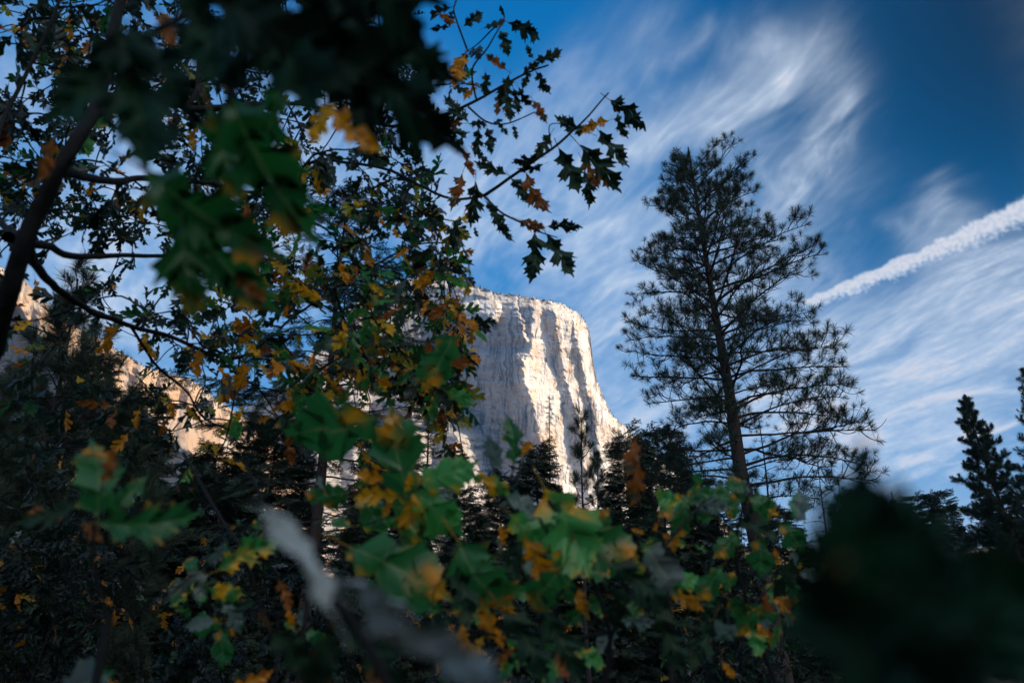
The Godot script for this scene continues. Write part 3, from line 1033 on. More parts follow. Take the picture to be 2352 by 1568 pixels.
	stand("pine_tree", "dense dark pine at the right, left of the pine cut by the frame", 2212, 912, 52.0, {"seed": 51, "r": 0.34, "crown": 0.20, "n": 116, "left": profile(dp, 0.85), "right": profile(dp, 0.85), "e_low": -0.05, "e_high": 0.5, "f_low": 0.05, "f_high": 0.5, "sub_len": 0.8, "subs": 8.0, "twigs": 1.5, "bare": 0.25, "limb": 0.024, "tuft": 1.5, "mesh": short_tuft, "split": true}, "", 1.9)
	stand("pine_tree", "pine cut by the right edge of the picture", 2352, 850, 42.0, {"seed": 52, "r": 0.3, "crown": 0.25, "n": 76, "left": profile(dp, 0.8), "right": profile(dp, 0.8), "e_low": 0.05, "e_high": 0.8, "f_low": 0.3, "f_high": 0.9, "subs": 5.0, "twigs": 1.2, "bare": 0.4, "limb": 0.024, "tuft": 1.3, "mesh": short_tuft, "split": true}, "", 1.0)
	for q in [[2108, 1136, 70, 1.3, "blunt topped fir left of the dense dark pine"], [2162, 1126, 78, 0.8, "slender spired fir just left of the dense dark pine"], [2050, 1190, 75, 1.3, "low fir beside the hump of the dark blurred leaves"], [2290, 1130, 70, 1.2, "fir behind the foot of the dense dark pine"], [2350, 1180, 60, 1.2, "low fir at the right edge above the dark leaves"]]:
		var tip := atz(q[0], q[1], q[2])
		var gy := ground_height(tip.x, -q[2]) - 0.1
		place_copy(protos[int(q[0]) % 3], "fir_tree", q[4], Vector3(tip.x, gy, -q[2]), (tip.y - gy) / 14.0, q[3], q[0] * 0.1, "firs of the forest before the cliffs")
	for o in protos: o.free()
	# slender bare stems behind the tall pine
	var bare_l := [[0.2, 1.3], [0.7, 1.1], [1.0, 0.2]]
	stand("dead_tree", "slender bare stem close behind the tall pine trunk on its right", 1741, 945, 30.0, {"seed": 61, "r": 0.12, "crown": 0.3, "n": 50, "left": bare_l, "right": bare_l, "e_low": 0.1, "e_high": 0.5, "f_low": -0.2, "f_high": 0.2, "subs": 2.0, "twigs": 0.6, "full": 0.1, "tuft": 0.8, "mesh": pine_tuft, "split": false})
	stand("dead_tree", "thin bare stem under the long right limb of the tall pine", 1878, 1060, 34.0, {"seed": 62, "r": 0.10, "crown": 0.3, "n": 44, "left": bare_l, "right": bare_l, "e_low": -0.1, "e_high": 0.4, "f_low": -0.4, "f_high": 0.1, "subs": 2.0, "twigs": 0.6, "full": 0.12, "tuft": 0.9, "mesh": pine_tuft, "split": false})
	stand("pine_tree", "small pine with a few tufts left of the dark leaf hump", 1925, 1095, 34.0, {"seed": 63, "r": 0.10, "crown": 0.3, "n": 30, "left": bare_l, "right": bare_l, "e_low": 0.1, "e_high": 0.7, "f_low": 0.5, "f_high": 0.9, "subs": 2.4, "twigs": 1.0, "full": 0.7, "tuft": 1.3, "mesh": pine_tuft, "split": false})
	# woods on the slope below the walls
	rng.seed = 77
	var wm := MB.new()
	for layer in 20:
		var y0 := 0.10 + layer * 0.045
		var r := 0.19 * pow(1.0 - layer / 20.5, 0.8)
		for s in 8:
			var a := TAU * (s + rng.randf()) / 8.0
			var l := r * rr(0.55, 1.15)
			var d := Vector3(cos(a), rr(-0.35, 0.1), sin(a))
			var side := Vector3(-sin(a), rr(-0.3, 0.3), cos(a)) * 0.028
			var g := rr(0.7, 1.3)
			var c := Color(g, g, g)
			var i0 := wm.vert(Vector3(0, y0 + 0.02, 0), c)
			var i1 := wm.vert(Vector3(0, y0, 0) + d * l * 0.6 + side, c)
			var i2 := wm.vert(Vector3(0, y0, 0) + d * l + Vector3(0, -0.01, 0), c)
			var i3 := wm.vert(Vector3(0, y0, 0) + d * l * 0.6 - side, c)
			wm.quad(i0, i1, i2, i3)
	tube(wm, PackedVector3Array([Vector3.ZERO, Vector3(0, 0.5, 0), Vector3(0, 1.02, 0)]), 0.02, 0.003, 5, Color(2.0, 1.4, 1.0))
	var wx := []
	var wcol := PackedColorArray()
	for k in 900:
		var zz := rr(110, 1500)
		var xx := rr(-0.8, 0.8) * zz
		var s := rr(14, 30)
		wx.append(Transform3D(Basis(Vector3.UP, rr(0, TAU)).scaled(Vector3(s * rr(0.7, 1.1), s, s * rr(0.7, 1.1))), Vector3(xx, ground_height(xx, -zz) - 0.3, -zz)))
		var g := rr(0.7, 1.4)
		wcol.push_back(Color(g, g, g))
	var woods := many("woods", mesh_of(wm, M.needles, false), wx, self, wcol)
	tag(woods, "far conifer woods on the valley floor and slope below the cliffs", "woods", "", "stuff")
	# scrub along the rim of the wall
	var sx := []
	for k in 430:
		var west := k >= 190
		var qx := rr(-60, 520) if west else rr(1000, 1480)
		var down := rr(-0.5, 4.0) if rng.randf() < 0.5 else pow(rng.randf(), 2.0) * (110.0 if west else 30.0)
		var yt := curve(west_top if west else cap_top, qx)
		var a := atz(qx, yt + down, (1450.0 - west_relief(qx, yt + down, yt)) if west else (1900.0 - cap_relief(qx, yt + down, yt)))
		var s := rr(3.0, 10.0) * (0.5 + 0.5 * rng.randf())
		sx.append(Transform3D(Basis(Vector3.UP, rr(0, TAU)).scaled(Vector3(s * 1.2, s, s * 1.2)), a - Vector3(0, 1.0, 0)))
	var scrub := many("treeline", mesh_of(wm, M.needles, false), sx, self)
	tag(scrub, "tiny trees and scrub along the rims of both rock walls", "treeline", "", "stuff")


func place_copy(src: Node3D, called: String, label: String, where: Vector3, sy: float, sw: float, turn: float, group: String) -> void:
	var o: Node3D = src.duplicate()
	o.name = numbered(called)
	add_child(o)
	o.position = where
	o.rotation.y = turn
	o.scale = Vector3(sy * sw, sy, sy * sw)
	tag(o, label, "tree", group)


func oaks() -> void:
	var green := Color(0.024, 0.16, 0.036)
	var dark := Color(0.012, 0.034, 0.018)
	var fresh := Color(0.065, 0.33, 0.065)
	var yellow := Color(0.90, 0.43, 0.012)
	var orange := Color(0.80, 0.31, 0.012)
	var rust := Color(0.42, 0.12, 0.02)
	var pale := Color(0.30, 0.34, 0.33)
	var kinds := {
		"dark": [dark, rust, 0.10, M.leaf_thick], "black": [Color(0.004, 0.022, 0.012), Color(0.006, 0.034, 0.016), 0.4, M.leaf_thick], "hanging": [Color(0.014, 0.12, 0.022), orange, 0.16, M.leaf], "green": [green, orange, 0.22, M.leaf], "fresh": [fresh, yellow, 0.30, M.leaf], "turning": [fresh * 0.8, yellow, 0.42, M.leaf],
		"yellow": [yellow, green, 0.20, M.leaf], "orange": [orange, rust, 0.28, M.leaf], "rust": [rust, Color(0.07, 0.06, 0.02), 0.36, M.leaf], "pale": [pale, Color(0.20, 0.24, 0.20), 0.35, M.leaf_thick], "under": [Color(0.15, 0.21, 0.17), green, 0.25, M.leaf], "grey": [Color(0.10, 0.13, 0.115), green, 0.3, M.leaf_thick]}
	var sd := 500
	for k in kinds:
		var l := []
		for v in 5:
			sd += 1
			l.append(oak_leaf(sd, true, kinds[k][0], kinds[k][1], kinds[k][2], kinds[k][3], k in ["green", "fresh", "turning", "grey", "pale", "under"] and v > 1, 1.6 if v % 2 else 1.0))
		leaf_lib[k] = l
	left_oak()
	front_oaks()


func left_oak() -> void:
	var o := thing("oak_tree", "oak leaning in from the left with dark limbs and green and orange leaves", "tree", at(-260, 1100, 2.2) * Vector3(1, 0, 1))
	rng.seed = 900
	root(o, "trunk", -260, 1500, 2.0, 0.06, 0.025)
	var nodes := PackedVector3Array()
	var limbs := [
		[[[-260, 1500, 2.0], [-120, 1050, 1.75], [0, 745, 1.55], [45, 600, 1.5], [95, 478, 1.5], [150, 372, 1.5], [215, 240, 1.6], [270, 60, 1.8], [300, -120, 2.0]], 0.024, 0.010],
		[[[45, 600, 1.5], [20, 540, 1.7], [-30, 420, 2.0], [20, 250, 2.4], [120, 40, 2.6], [160, -80, 2.8]], 0.009, 0.005],
		[[[60, 560, 1.5], [100, 634, 1.9], [167, 690, 2.2], [233, 723, 2.5], [300, 750, 2.7], [400, 773, 2.9], [483, 813, 3.1], [550, 820, 3.2], [617, 780, 3.3], [667, 736, 3.4], [767, 663, 3.6], [860, 610, 3.8], [960, 560, 4.0], [1060, 560, 4.1]], 0.011, 0.004],
		[[[20, 545, 1.55], [67, 552, 1.8], [167, 583, 2.2], [267, 586, 2.5], [400, 583, 2.8], [560, 540, 3.2], [700, 480, 3.5]], 0.012, 0.004],
		[[[140, 395, 1.5], [260, 415, 2.0], [330, 410, 2.4], [470, 420, 2.9], [600, 440, 3.4], [720, 370, 3.4], [785, 370, 3.3], [885, 387, 3.2], [971, 430, 3.1], [1040, 455, 3.0], [1111, 449, 2.9]], 0.010, 0.005],
		[[[200, 260, 1.6], [330, 240, 2.0], [424, 250, 2.3], [494, 323, 2.5], [560, 370, 2.9], [600, 440, 3.2]], 0.010, 0.005],
		[[[424, 250, 2.3], [494, 247, 2.4], [634, 237, 2.6], [780, 255, 2.9], [900, 290, 3.0], [1041, 257, 2.9]], 0.010, 0.006],
		[[[424, 250, 2.3], [452, 200, 2.4], [455, 120, 2.6], [440, 30, 2.8], [450, -60, 3.0]], 0.009, 0.004],
		[[[1041, 257, 2.9], [1095, 230, 2.9], [1161, 193, 2.9], [1218, 163, 2.9], [1259, 149, 2.9]], 0.006, 0.003],
		[[[1095, 230, 2.9], [1085, 160, 2.9], [1118, 113, 2.9], [1140, 75, 2.95], [1158, 43, 3.0], [1153, 18, 3.0]], 0.004, 0.002],
		[[[1075, 245, 2.9], [1118, 280, 2.9], [1168, 283, 2.9], [1230, 257, 2.9]], 0.004, 0.002],
		[[[1111, 449, 2.9], [1178, 403, 2.8], [1268, 343, 2.75], [1315, 300, 2.7], [1345, 273, 2.7], [1398, 213, 2.7]], 0.0065, 0.0025],
		[[[1268, 343, 2.75], [1262, 290, 2.75], [1290, 284, 2.75]], 0.0025, 0.0015],
		[[[1111, 449, 2.9], [1151, 487, 2.85], [1201, 512, 2.8], [1235, 530, 2.8], [1280, 545, 2.8]], 0.0045, 0.002],
		[[[300, 750, 2.7], [360, 840, 2.9], [430, 900, 3.1], [470, 960, 3.2], [560, 1000, 3.4]], 0.006, 0.003],
		[[[550, 820, 3.2], [540, 900, 3.2], [520, 1000, 3.2], [490, 1060, 3.2]], 0.005, 0.0025],
		[[[767, 663, 3.6], [800, 760, 3.8], [830, 850, 3.9], [850, 920, 4.0]], 0.006, 0.003]]
	for l in limbs:
		var s := stem(o, "branch", l[0], l[1], l[2])
		for q in s: nodes.push_back(q + o.position)
	# leaves that stand out one by one: [kind, base, tip, depth]
	var c2 := 0.3335
	for q in [
			["dark", 1150, 150, 1350, 230], ["dark", 980, 190, 1090, 128], ["dark", 1090, 210, 1145, 370], ["dark", 840, 180, 965, 100], ["rust", 790, 160, 695, 95], ["dark", 740, 180, 618, 175], ["dark", 1115, 110, 1100, 45],
			["dark", 1330, 415, 1495, 345], ["dark", 1320, 400, 1285, 330], ["dark", 990, 500, 985, 625], ["rust", 1135, 480, 1015, 395], ["dark", 1130, 640, 1155, 800], ["dark", 1220, 600, 1300, 720], ["dark", 1340, 490, 1400, 625], ["dark", 1250, 505, 1345, 440],
			["orange", 935, 600, 855, 665], ["rust", 1320, 690, 1395, 815], ["orange", 850, 380, 785, 590], ["dark", 1150, 520, 1100, 680], ["dark", 1180, 600, 1200, 760], ["rust", 1080, 650, 1075, 780], ["dark", 1290, 480, 1250, 590],
			["dark", 1850, 690, 2080, 850], ["orange", 1840, 830, 1675, 895], ["dark", 1770, 900, 1915, 1130], ["dark", 1700, 910, 1510, 830], ["dark", 1640, 1000, 1860, 1260], ["dark", 1500, 1030, 1620, 1310], ["dark", 1440, 920, 1350, 1055], ["dark", 1365, 1085, 1215, 1105],
			["rust", 1270, 1190, 1400, 1415], ["dark", 1165, 1225, 1270, 1390], ["dark", 1135, 1200, 960, 1130], ["dark", 1385, 1130, 1250, 1175], ["dark", 1670, 1180, 1715, 1370], ["rust", 1660, 1100, 1760, 1270], ["dark", 1900, 780, 1950, 910],
			["dark", 870, 840, 740, 700], ["dark", 860, 920, 800, 1000], ["dark", 940, 880, 920, 1040], ["dark", 1000, 880, 1040, 1040], ["dark", 1080, 850, 1130, 930], ["dark", 1180, 860, 1195, 950], ["rust", 840, 850, 735, 870], ["dark", 880, 850, 990, 845], ["dark", 1040, 855, 1100, 830],
			["dark", 1030, 1395, 1135, 1560], ["rust", 1240, 1515, 1370, 1560], ["dark", 990, 1380, 1060, 1530], ["dark", 920, 1250, 890, 1500], ["rust", 830, 1200, 770, 1400], ["dark", 1420, 1560, 1620, 1548], ["rust", 840, 1040, 905, 1180], ["dark", 900, 1020, 1000, 1080]]:
		seen_leaf(o, q[0], q[1] * c2 + 784.6, q[2] * c2, (q[3] + (q[3] - q[1]) * 0.24) * c2 + 784.6, (q[4] + (q[4] - q[2]) * 0.24) * c2, rr(2.65, 2.95), 0.6)
	for q in [["dark", 1228, 535, 1218, 657], ["dark", 1256, 540, 1315, 650], ["dark", 1090, 520, 1098, 545], ["dark", 1155, 500, 1158, 553], ["rust", 1190, 505, 1245, 530], ["dark", 1060, 500, 1030, 560],
			["orange", 780, 600, 792, 655], ["orange", 815, 590, 832, 640], ["yellow", 745, 690, 660, 650], ["orange", 670, 660, 635, 730], ["orange", 905, 590, 940, 570], ["yellow", 880, 680, 850, 650], ["orange", 985, 690, 975, 735], ["orange", 1040, 680, 1055, 730], ["orange", 250, 780, 220, 810], ["orange", 340, 760, 320, 800],
			["orange", 268, 745, 245, 820], ["yellow", 330, 770, 350, 830], ["orange", 560, 830, 540, 900], ["orange", 500, 840, 520, 890], ["yellow", 600, 820, 560, 790], ["orange", 390, 920, 400, 960], ["yellow", 430, 930, 450, 970], ["yellow", 560, 930, 540, 970], ["orange", 590, 970, 620, 955], ["rust", 385, 960, 365, 1005], ["orange", 320, 940, 310, 985],
			["fresh", 530, 950, 560, 1010], ["turning", 480, 1010, 450, 1040], ["orange", 80, 640, 90, 690], ["rust", 560, 460, 575, 520], ["orange", 740, 390, 735, 460], ["orange", 870, 480, 885, 535], ["yellow", 905, 520, 915, 560], ["turning", 860, 850, 830, 900], ["orange", 720, 810, 715, 840], ["yellow", 790, 850, 770, 880],
			["orange", 455, 290, 425, 320], ["orange", 470, 270, 490, 310], ["yellow", 440, 300, 450, 350], ["orange", 385, 30, 370, 80], ["rust", 390, 220, 370, 240], ["orange", 130, 330, 110, 400], ["orange", 90, 400, 70, 450]]:
		seen_leaf(o, q[0], q[1], q[2], q[3], q[4], rr(2.5, 3.4), 1.15)
	# twigs grow from the nearest wood towards where the crown has leaves
	var goals := []
	var tries := 0
	while goals.size() < 550 and tries < 40000:
		tries += 1
		var x := rr(-60, 1090)
		var y := rr(-40, 1060)
		# how thick the crown is there
		var w := 0.95
		if x > 620 and y < 330: w = 0.35
		if x > 1000: w = 0.35
		if x < 420 and y > 540 and y < 760: w = 0.36
		if x < 340 and y > 760: w = 0.22
		if x > 360 and x < 700 and y > 830: w = 0.35
		if x > 700 and y > 900: w = 0.25
		if x > 560 and x < 1065 and y > 560 and y < 900: w = 1.0
		if goals.size() > 490 and not (x > 800 and x < 1065 and y > 590 and y < 930): continue
		if noise.get_noise_2d(x * 0.9 + 50.0, y * 0.9) < -0.22: w *= 0.2
		if rng.randf() > w: continue
		goals.append(at(x, y, rr(2.6, 5.2) if x < 900 else rr(3.0, 4.5)))
	goals.sort_custom(func(a: Vector3, b: Vector3) -> bool: return nearest(nodes, a)[1] < nearest(nodes, b)[1])
	var tm := MB.new()
	var leaves := []
	for g in goals:
		var near := nearest(nodes, g)
		var a := nodes[near[0]]
		var d: Vector3 = g - a
		var l := d.length()
		if l < 0.05: continue
		var bow := d.cross(Vector3(rr(-1, 1), rr(-1, 1), rr(-1, 1))).normalized() * l * rr(0.04, 0.16)
		var pts := spline(PackedVector3Array([a, a + d * 0.35 + bow + Vector3(0, 0.06 * l, 0), a + d * 0.7 + bow * 0.7, g]), 4)
		tube(tm, pts, 0.0035 + 0.003 * minf(l, 1.0), 0.002, 4, Color(0.018, 0.017, 0.018))
		for k in range(3, pts.size(), 2): nodes.push_back(pts[k])
		var dir: Vector3 = (g - pts[pts.size() - 4]).normalized()
		for k in 6 + rng.randi() % 4:
			var back := rng.randf()
			var base: Vector3 = pts[pts.size() - 1].lerp(pts[pts.size() - 6], back * back)
			var ld: Vector3 = (dir * 0.5 + Vector3(rr(-1, 1), rr(-1.3, 0.5), rr(-1, 1))).normalized()
			leaves.append([base, ld, rr(0.06, 0.135)])
	for v in tm.v.size(): tm.v[v] -= o.position
	var tw := part("twigs", mesh_of(tm, M.bark), o)
	tw.set_meta("kind", "stuff")
	# the largest in the picture are leaves of their own, the others one mass
	leaves.sort_custom(func(a, b) -> bool: return (a[0] - EYE).length() / a[2] < (b[0] - EYE).length() / b[2])
	var rest := []
	var cols := PackedColorArray()
	for k in leaves.size():
		var l = leaves[k]
		var base: Vector3 = l[0]
		var rel: Vector3 = base - EYE
		var dep := rel.dot(fwd)
		var x := CX + F * rel.x / dep
		var y := CY - F * rel.dot(upv) / dep
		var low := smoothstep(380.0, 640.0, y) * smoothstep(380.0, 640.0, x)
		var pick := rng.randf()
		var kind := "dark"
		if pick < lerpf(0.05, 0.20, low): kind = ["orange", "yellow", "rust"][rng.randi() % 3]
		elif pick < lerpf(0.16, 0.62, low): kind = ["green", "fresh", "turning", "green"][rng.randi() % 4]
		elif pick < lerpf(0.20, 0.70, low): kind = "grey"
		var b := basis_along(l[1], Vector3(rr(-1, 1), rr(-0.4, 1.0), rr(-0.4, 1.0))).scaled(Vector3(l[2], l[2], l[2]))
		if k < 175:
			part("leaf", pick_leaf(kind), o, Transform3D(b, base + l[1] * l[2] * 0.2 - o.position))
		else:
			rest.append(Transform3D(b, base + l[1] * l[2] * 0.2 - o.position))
			var c: Color = {"dark": Color(0.012, 0.034, 0.018), "grey": Color(0.10, 0.13, 0.115), "orange": Color(0.80, 0.31, 0.012), "yellow": Color(0.85, 0.50, 0.02), "rust": Color(0.42, 0.12, 0.02), "green": Color(0.022, 0.13, 0.03), "fresh": Color(0.05, 0.27, 0.05), "turning": Color(0.30, 0.30, 0.03)}[kind]
			cols.push_back(c * rr(0.8, 1.2))
	many("foliage", oak_leaf(640, false, Color(1, 1, 1), Color(0.8, 0.62, 0.5), 0.3, M.leaf), rest, o, cols)


func nearest(nodes: PackedVector3Array, g: Vector3) -> Array:
	var best := 0
	var bd := 1e9
	for k in nodes.size():
		var d := nodes[k].distance_squared_to(g)
		if d < bd:
			bd = d
			best = k
	return [best, sqrt(bd)]


func front_oaks() -> void:
	rng.seed = 1200
	var o: Node3D
	# --- a bough overhead, very near, in the upper left
	o = thing("oak_branch", "very near oak branch across the upper left, its big leaves blurred and almost black", "branch", at(560, -300, 0.5))
	stem(o, "stem", [[300, -120, 2.0], [430, -330, 1.2], [560, -300, 0.5]], 0.006, 0.004)
	stem(o, "stem", [[560, -300, 0.5], [600, -60, 0.5], [560, 120, 0.5], [520, 240, 0.5]], 0.004, 0.002)
	stem(o, "stem", [[600, -60, 0.5], [380, 60, 0.47], [250, 110, 0.45]], 0.003, 0.002)
	for q in [["black", 540, -90, 1010, 10, 0.40, 0.1], ["black", 470, -20, 930, 190, 0.40, 0.1], ["black", 520, -60, 760, 330, 0.42, 0.1], ["black", 640, 90, 1060, 350, 0.50, 0.1], ["black", 430, -60, 520, 260, 0.43, 0.1], ["black", 700, -160, 980, 120, 0.40, 0.1], ["black", 560, 30, 860, 260, 0.44, 0.1], ["black", 400, 60, 620, 250, 0.45, 0.1], ["black", 760, 20, 1050, 180, 0.48, 0.1], ["black", 500, -100, 900, -40, 0.42, 0.1],
			["black", 270, 60, 320, 440, 0.42, 0.2], ["black", 280, 70, 110, 300, 0.42, 0.2], ["black", 290, 60, 430, 260, 0.45, 0.2]]:
		seen_leaf(o, q[0], q[1], q[2], q[3], q[4], q[5], q[6])
	o = thing("oak_branch", "near oak sprig hanging in the left half, its blurred green leaves specked with orange", "branch", at(520, 200, 0.62))
	stem(o, "stem", [[600, -60, 0.5], [560, 80, 0.56], [520, 200, 0.62]], 0.0025, 0.002)
	stem(o, "stem", [[520, 200, 0.62], [540, 300, 0.62], [450, 400, 0.62], [470, 520, 0.64]], 0.003, 0.0018)
	for q in [["hanging", 520, 210, 735, 540, 0.52, 0.1], ["hanging", 480, 250, 560, 470, 0.55, 0.15], ["hanging", 330, 390, 640, 570, 0.50, 0.1], ["hanging", 410, 450, 450, 740, 0.55, 0.15], ["hanging", 440, 500, 630, 720, 0.58, 0.15], ["hanging", 640, 190, 560, 380, 0.55, 0.2],
			["orange", 520, 270, 512, 380, 0.60, 0.3], ["orange", 760, 250, 880, 360, 0.68, 0.2], ["yellow", 770, 240, 700, 330, 0.7, 0.3], ["rust", 540, 630, 610, 690, 0.60, 0.3], ["rust", 370, 30, 395, 120, 0.7, 0.4], ["rust", 120, 320, 95, 420, 0.7, 0.4]]:
		seen_leaf(o, q[0], q[1], q[2], q[3], q[4], q[5], q[6])

	# --- lone leaf in front of the fir
	o = thing("oak_branch", "single green oak leaf on a bare twig before the shaded cliff face", "branch", at(1060, 700, 1.35))
	stem(o, "stem", [[1060, 560, 4.1], [1072, 590, 2.7], [1080, 640, 1.35]], 0.003, 0.0015)
	stem(o, "stem", [[1080, 640, 1.35], [1060, 700, 1.35], [1040, 770, 1.35]], 0.0018, 0.001)
	seen_leaf(o, "green", 1042, 768, 968, 896, 1.35, 0.1)
	seen_leaf(o, "green", 1040, 775, 985, 800, 1.36, 0.3)

	# --- the yellow and green bunch, lower middle
	o = thing("oak_branch", "oak sprig below the cliff with a bunch of yellow edged green leaves", "branch", at(1040, 1420, 1.15))
	root(o, "stem", 1190, 1560, 1.2, 0.006, 0.004)
	stem(o, "stem", [[1190, 1560, 1.2], [1090, 1300, 1.15], [1000, 1180, 1.12], [950, 1110, 1.1]], 0.004, 0.002)
	stem(o, "stem", [[1000, 1190, 1.12], [1075, 1195, 1.12], [1160, 1140, 1.14], [1180, 1060, 1.14]], 0.0028, 0.0015)
	for q in [["green", 940, 1150, 900, 940, 1.08, 0.1], ["orange", 905, 1110, 815, 1085, 1.1, 0.3], ["yellow", 920, 1140, 815, 1145, 1.1, 0.3], ["turning", 930, 1110, 930, 1270, 1.1, 0.2], ["fresh", 950, 1120, 1070, 1240, 1.1, 0.2], ["turning", 900, 1120, 990, 1230, 1.12, 0.2], ["fresh", 960, 1110, 1095, 1060, 1.1, 0.2], ["yellow", 930, 1130, 940, 1085, 1.06, 0.4], ["green", 980, 1150, 990, 1280, 1.14, 0.3], ["orange", 900, 1150, 880, 1190, 1.1, 0.4],
			["turning", 1080, 1092, 1172, 1135, 1.12, 0.5], ["under", 1160, 1140, 1255, 1192, 1.12, 0.9], ["green", 1180, 1065, 1160, 955, 1.12, 0.3], ["orange", 1185, 1050, 1225, 1015, 1.12, 0.3], ["under", 1150, 1075, 1118, 1005, 1.1, 0.9], ["green", 760, 1150, 700, 1130, 1.2, 0.3], ["under", 742, 1125, 730, 1090, 1.2, 0.9], ["green", 800, 1140, 740, 1160, 1.2, 0.3]]:
		seen_leaf(o, q[0], q[1], q[2], q[3], q[4], q[5], q[6])

	fill(o, [800, 1120, 1180, 1420], 7, 1.1, 1.35, [[1000, 1180, 1.12], [1090, 1300, 1.15], [1160, 1140, 1.14]], ["green", "green", "fresh", "dark", "green", "hanging", "under", "dark", "orange", "fresh"])
	# --- middle right
	o = thing("oak_branch", "oak sprig in the lower middle with broad dark green leaves and orange scraps", "branch", at(1350, 1600, 1.0))
	root(o, "stem", 1380, 1600, 1.0, 0.006, 0.004)
	stem(o, "stem", [[1380, 1600, 1.0], [1400, 1450, 1.0], [1330, 1260, 1.0], [1260, 1150, 1.0]], 0.004, 0.002)
	stem(o, "stem", [[1400, 1450, 1.0], [1250, 1470, 1.0], [1070, 1450, 1.02]], 0.003, 0.0018)
	stem(o, "stem", [[1390, 1500, 1.0], [1440, 1380, 1.0], [1540, 1240, 1.05], [1620, 1150, 1.1]], 0.003, 0.0016)
	for q in [["fresh", 1250, 1120, 1350, 1310, 1.0, 0.15], ["fresh", 1170, 1180, 1265, 1260, 1.02, 0.2], ["green", 1290, 1150, 1240, 1230, 1.0, 0.3], ["green", 1300, 1200, 1470, 1310, 1.0, 0.2], ["green", 1330, 1250, 1400, 1170, 1.04, 0.3], ["orange", 1205, 1235, 1280, 1355, 1.0, 0.5], ["yellow", 1230, 1330, 1280, 1340, 1.0, 0.4], ["green", 1050, 1240, 1200, 1450, 0.95, 0.15], ["dark", 1200, 1240, 1130, 1380, 1.0, 0.2],
			["orange", 1145, 1470, 1105, 1390, 1.02, 0.3], ["yellow", 1110, 1460, 1085, 1520, 1.02, 0.3], ["orange", 1140, 1440, 1155, 1490, 1.0, 0.4], ["rust", 1180, 1490, 1130, 1530, 1.0, 0.3], ["dark", 1150, 1400, 1260, 1560, 0.9, 0.2], ["dark", 1250, 1400, 1330, 1568, 0.9, 0.2], ["green", 1290, 1310, 1210, 1440, 0.95, 0.2], ["dark", 1050, 1300, 1080, 1440, 0.95, 0.2],
			["orange", 1480, 1225, 1450, 1215, 1.3, 0.4], ["orange", 1500, 1220, 1515, 1190, 1.3, 0.4], ["yellow", 1500, 1240, 1480, 1260, 1.3, 0.4], ["orange", 1520, 1225, 1565, 1250, 1.3, 0.4], ["orange", 1540, 1245, 1550, 1270, 1.3, 0.4], ["under", 1300, 1320, 1370, 1310, 1.05, 1.2], ["under", 1140, 1235, 1160, 1275, 1.05, 1.2], ["orange", 1330, 1350, 1350, 1420, 1.0, 0.4], ["rust", 1270, 1500, 1300, 1560, 1.0, 0.4],
			["dark", 1400, 1290, 1540, 1410, 0.92, 0.25], ["grey", 1480, 1250, 1560, 1370, 0.92, 0.3], ["dark", 1440, 1340, 1400, 1470, 0.95, 0.3], ["dark", 1500, 1400, 1560, 1540, 0.95, 0.3]]:
		seen_leaf(o, q[0], q[1], q[2], q[3], q[4], q[5], q[6])

	fill(o, [1060, 1230, 1560, 1540], 11, 1.05, 1.35, [[1400, 1450, 1.0], [1330, 1260, 1.0], [1250, 1470, 1.0], [1440, 1380, 1.0], [1540, 1240, 1.05]], ["green", "green", "fresh", "dark", "green", "hanging", "under", "dark", "orange", "fresh"])
	# --- right, before the foot of the tall pine
	o = thing("oak_branch", "oak sprig across the foot of the tall pine, with dark leaves and a grey one", "branch", at(1780, 1600, 1.3))
	root(o, "stem", 1800, 1620, 1.3, 0.006, 0.004)
	stem(o, "stem", [[1800, 1620, 1.3], [1720, 1400, 1.3], [1690, 1250, 1.3], [1720, 1130, 1.3]], 0.004, 0.002)
	stem(o, "stem", [[1700, 1300, 1.3], [1600, 1200, 1.3], [1530, 1160, 1.3]], 0.0025, 0.0014)
	for q in [["green", 1710, 1150, 1610, 1130, 1.3, 0.3], ["green", 1700, 1160, 1680, 1080, 1.3, 0.4], ["green", 1720, 1140, 1820, 1180, 1.3, 0.3], ["dark", 1690, 1190, 1780, 1240, 1.3, 0.3], ["grey", 1830, 1200, 1840, 1118, 1.3, 0.2], ["yellow", 1790, 1185, 1765, 1170, 1.3, 0.4], ["green", 1640, 1190, 1560, 1170, 1.3, 0.3], ["green", 1700, 1220, 1640, 1280, 1.3, 0.3], ["green", 1740, 1230, 1750, 1330, 1.3, 0.3], ["green", 1790, 1200, 1850, 1270, 1.3, 0.3],
			["under", 1700, 1100, 1715, 1140, 1.3, 1.2], ["orange", 1780, 1260, 1790, 1300, 1.3, 0.5], ["orange", 1770, 1370, 1820, 1410, 1.2, 0.5], ["rust", 1760, 1360, 1770, 1410, 1.2, 0.4], ["green", 1740, 1400, 1690, 1460, 1.2, 0.4], ["orange", 1740, 1430, 1780, 1470, 1.2, 0.4], ["fresh", 1720, 1440, 1750, 1500, 1.2, 0.4], ["green", 1660, 1300, 1600, 1380, 1.2, 0.3],
			["under", 1630, 1420, 1690, 1490, 1.1, 1.3], ["dark", 1640, 1420, 1580, 1540, 1.1, 0.3], ["orange", 1660, 1520, 1690, 1560, 1.1, 0.4], ["dark", 1820, 1280, 1780, 1390, 1.15, 0.3]]:
		seen_leaf(o, q[0], q[1], q[2], q[3], q[4], q[5], q[6])
	fill(o, [1540, 1130, 1850, 1520], 11, 1.25, 1.6, [[1720, 1400, 1.3], [1690, 1250, 1.3], [1720, 1130, 1.3], [1600, 1200, 1.3]], ["green", "green", "dark", "fresh", "under", "green", "turning"])
	o = thing("oak_branch", "brown shrivelled oak leaves hanging left of the tall pine trunk", "branch", at(1470, 990, 1.1))
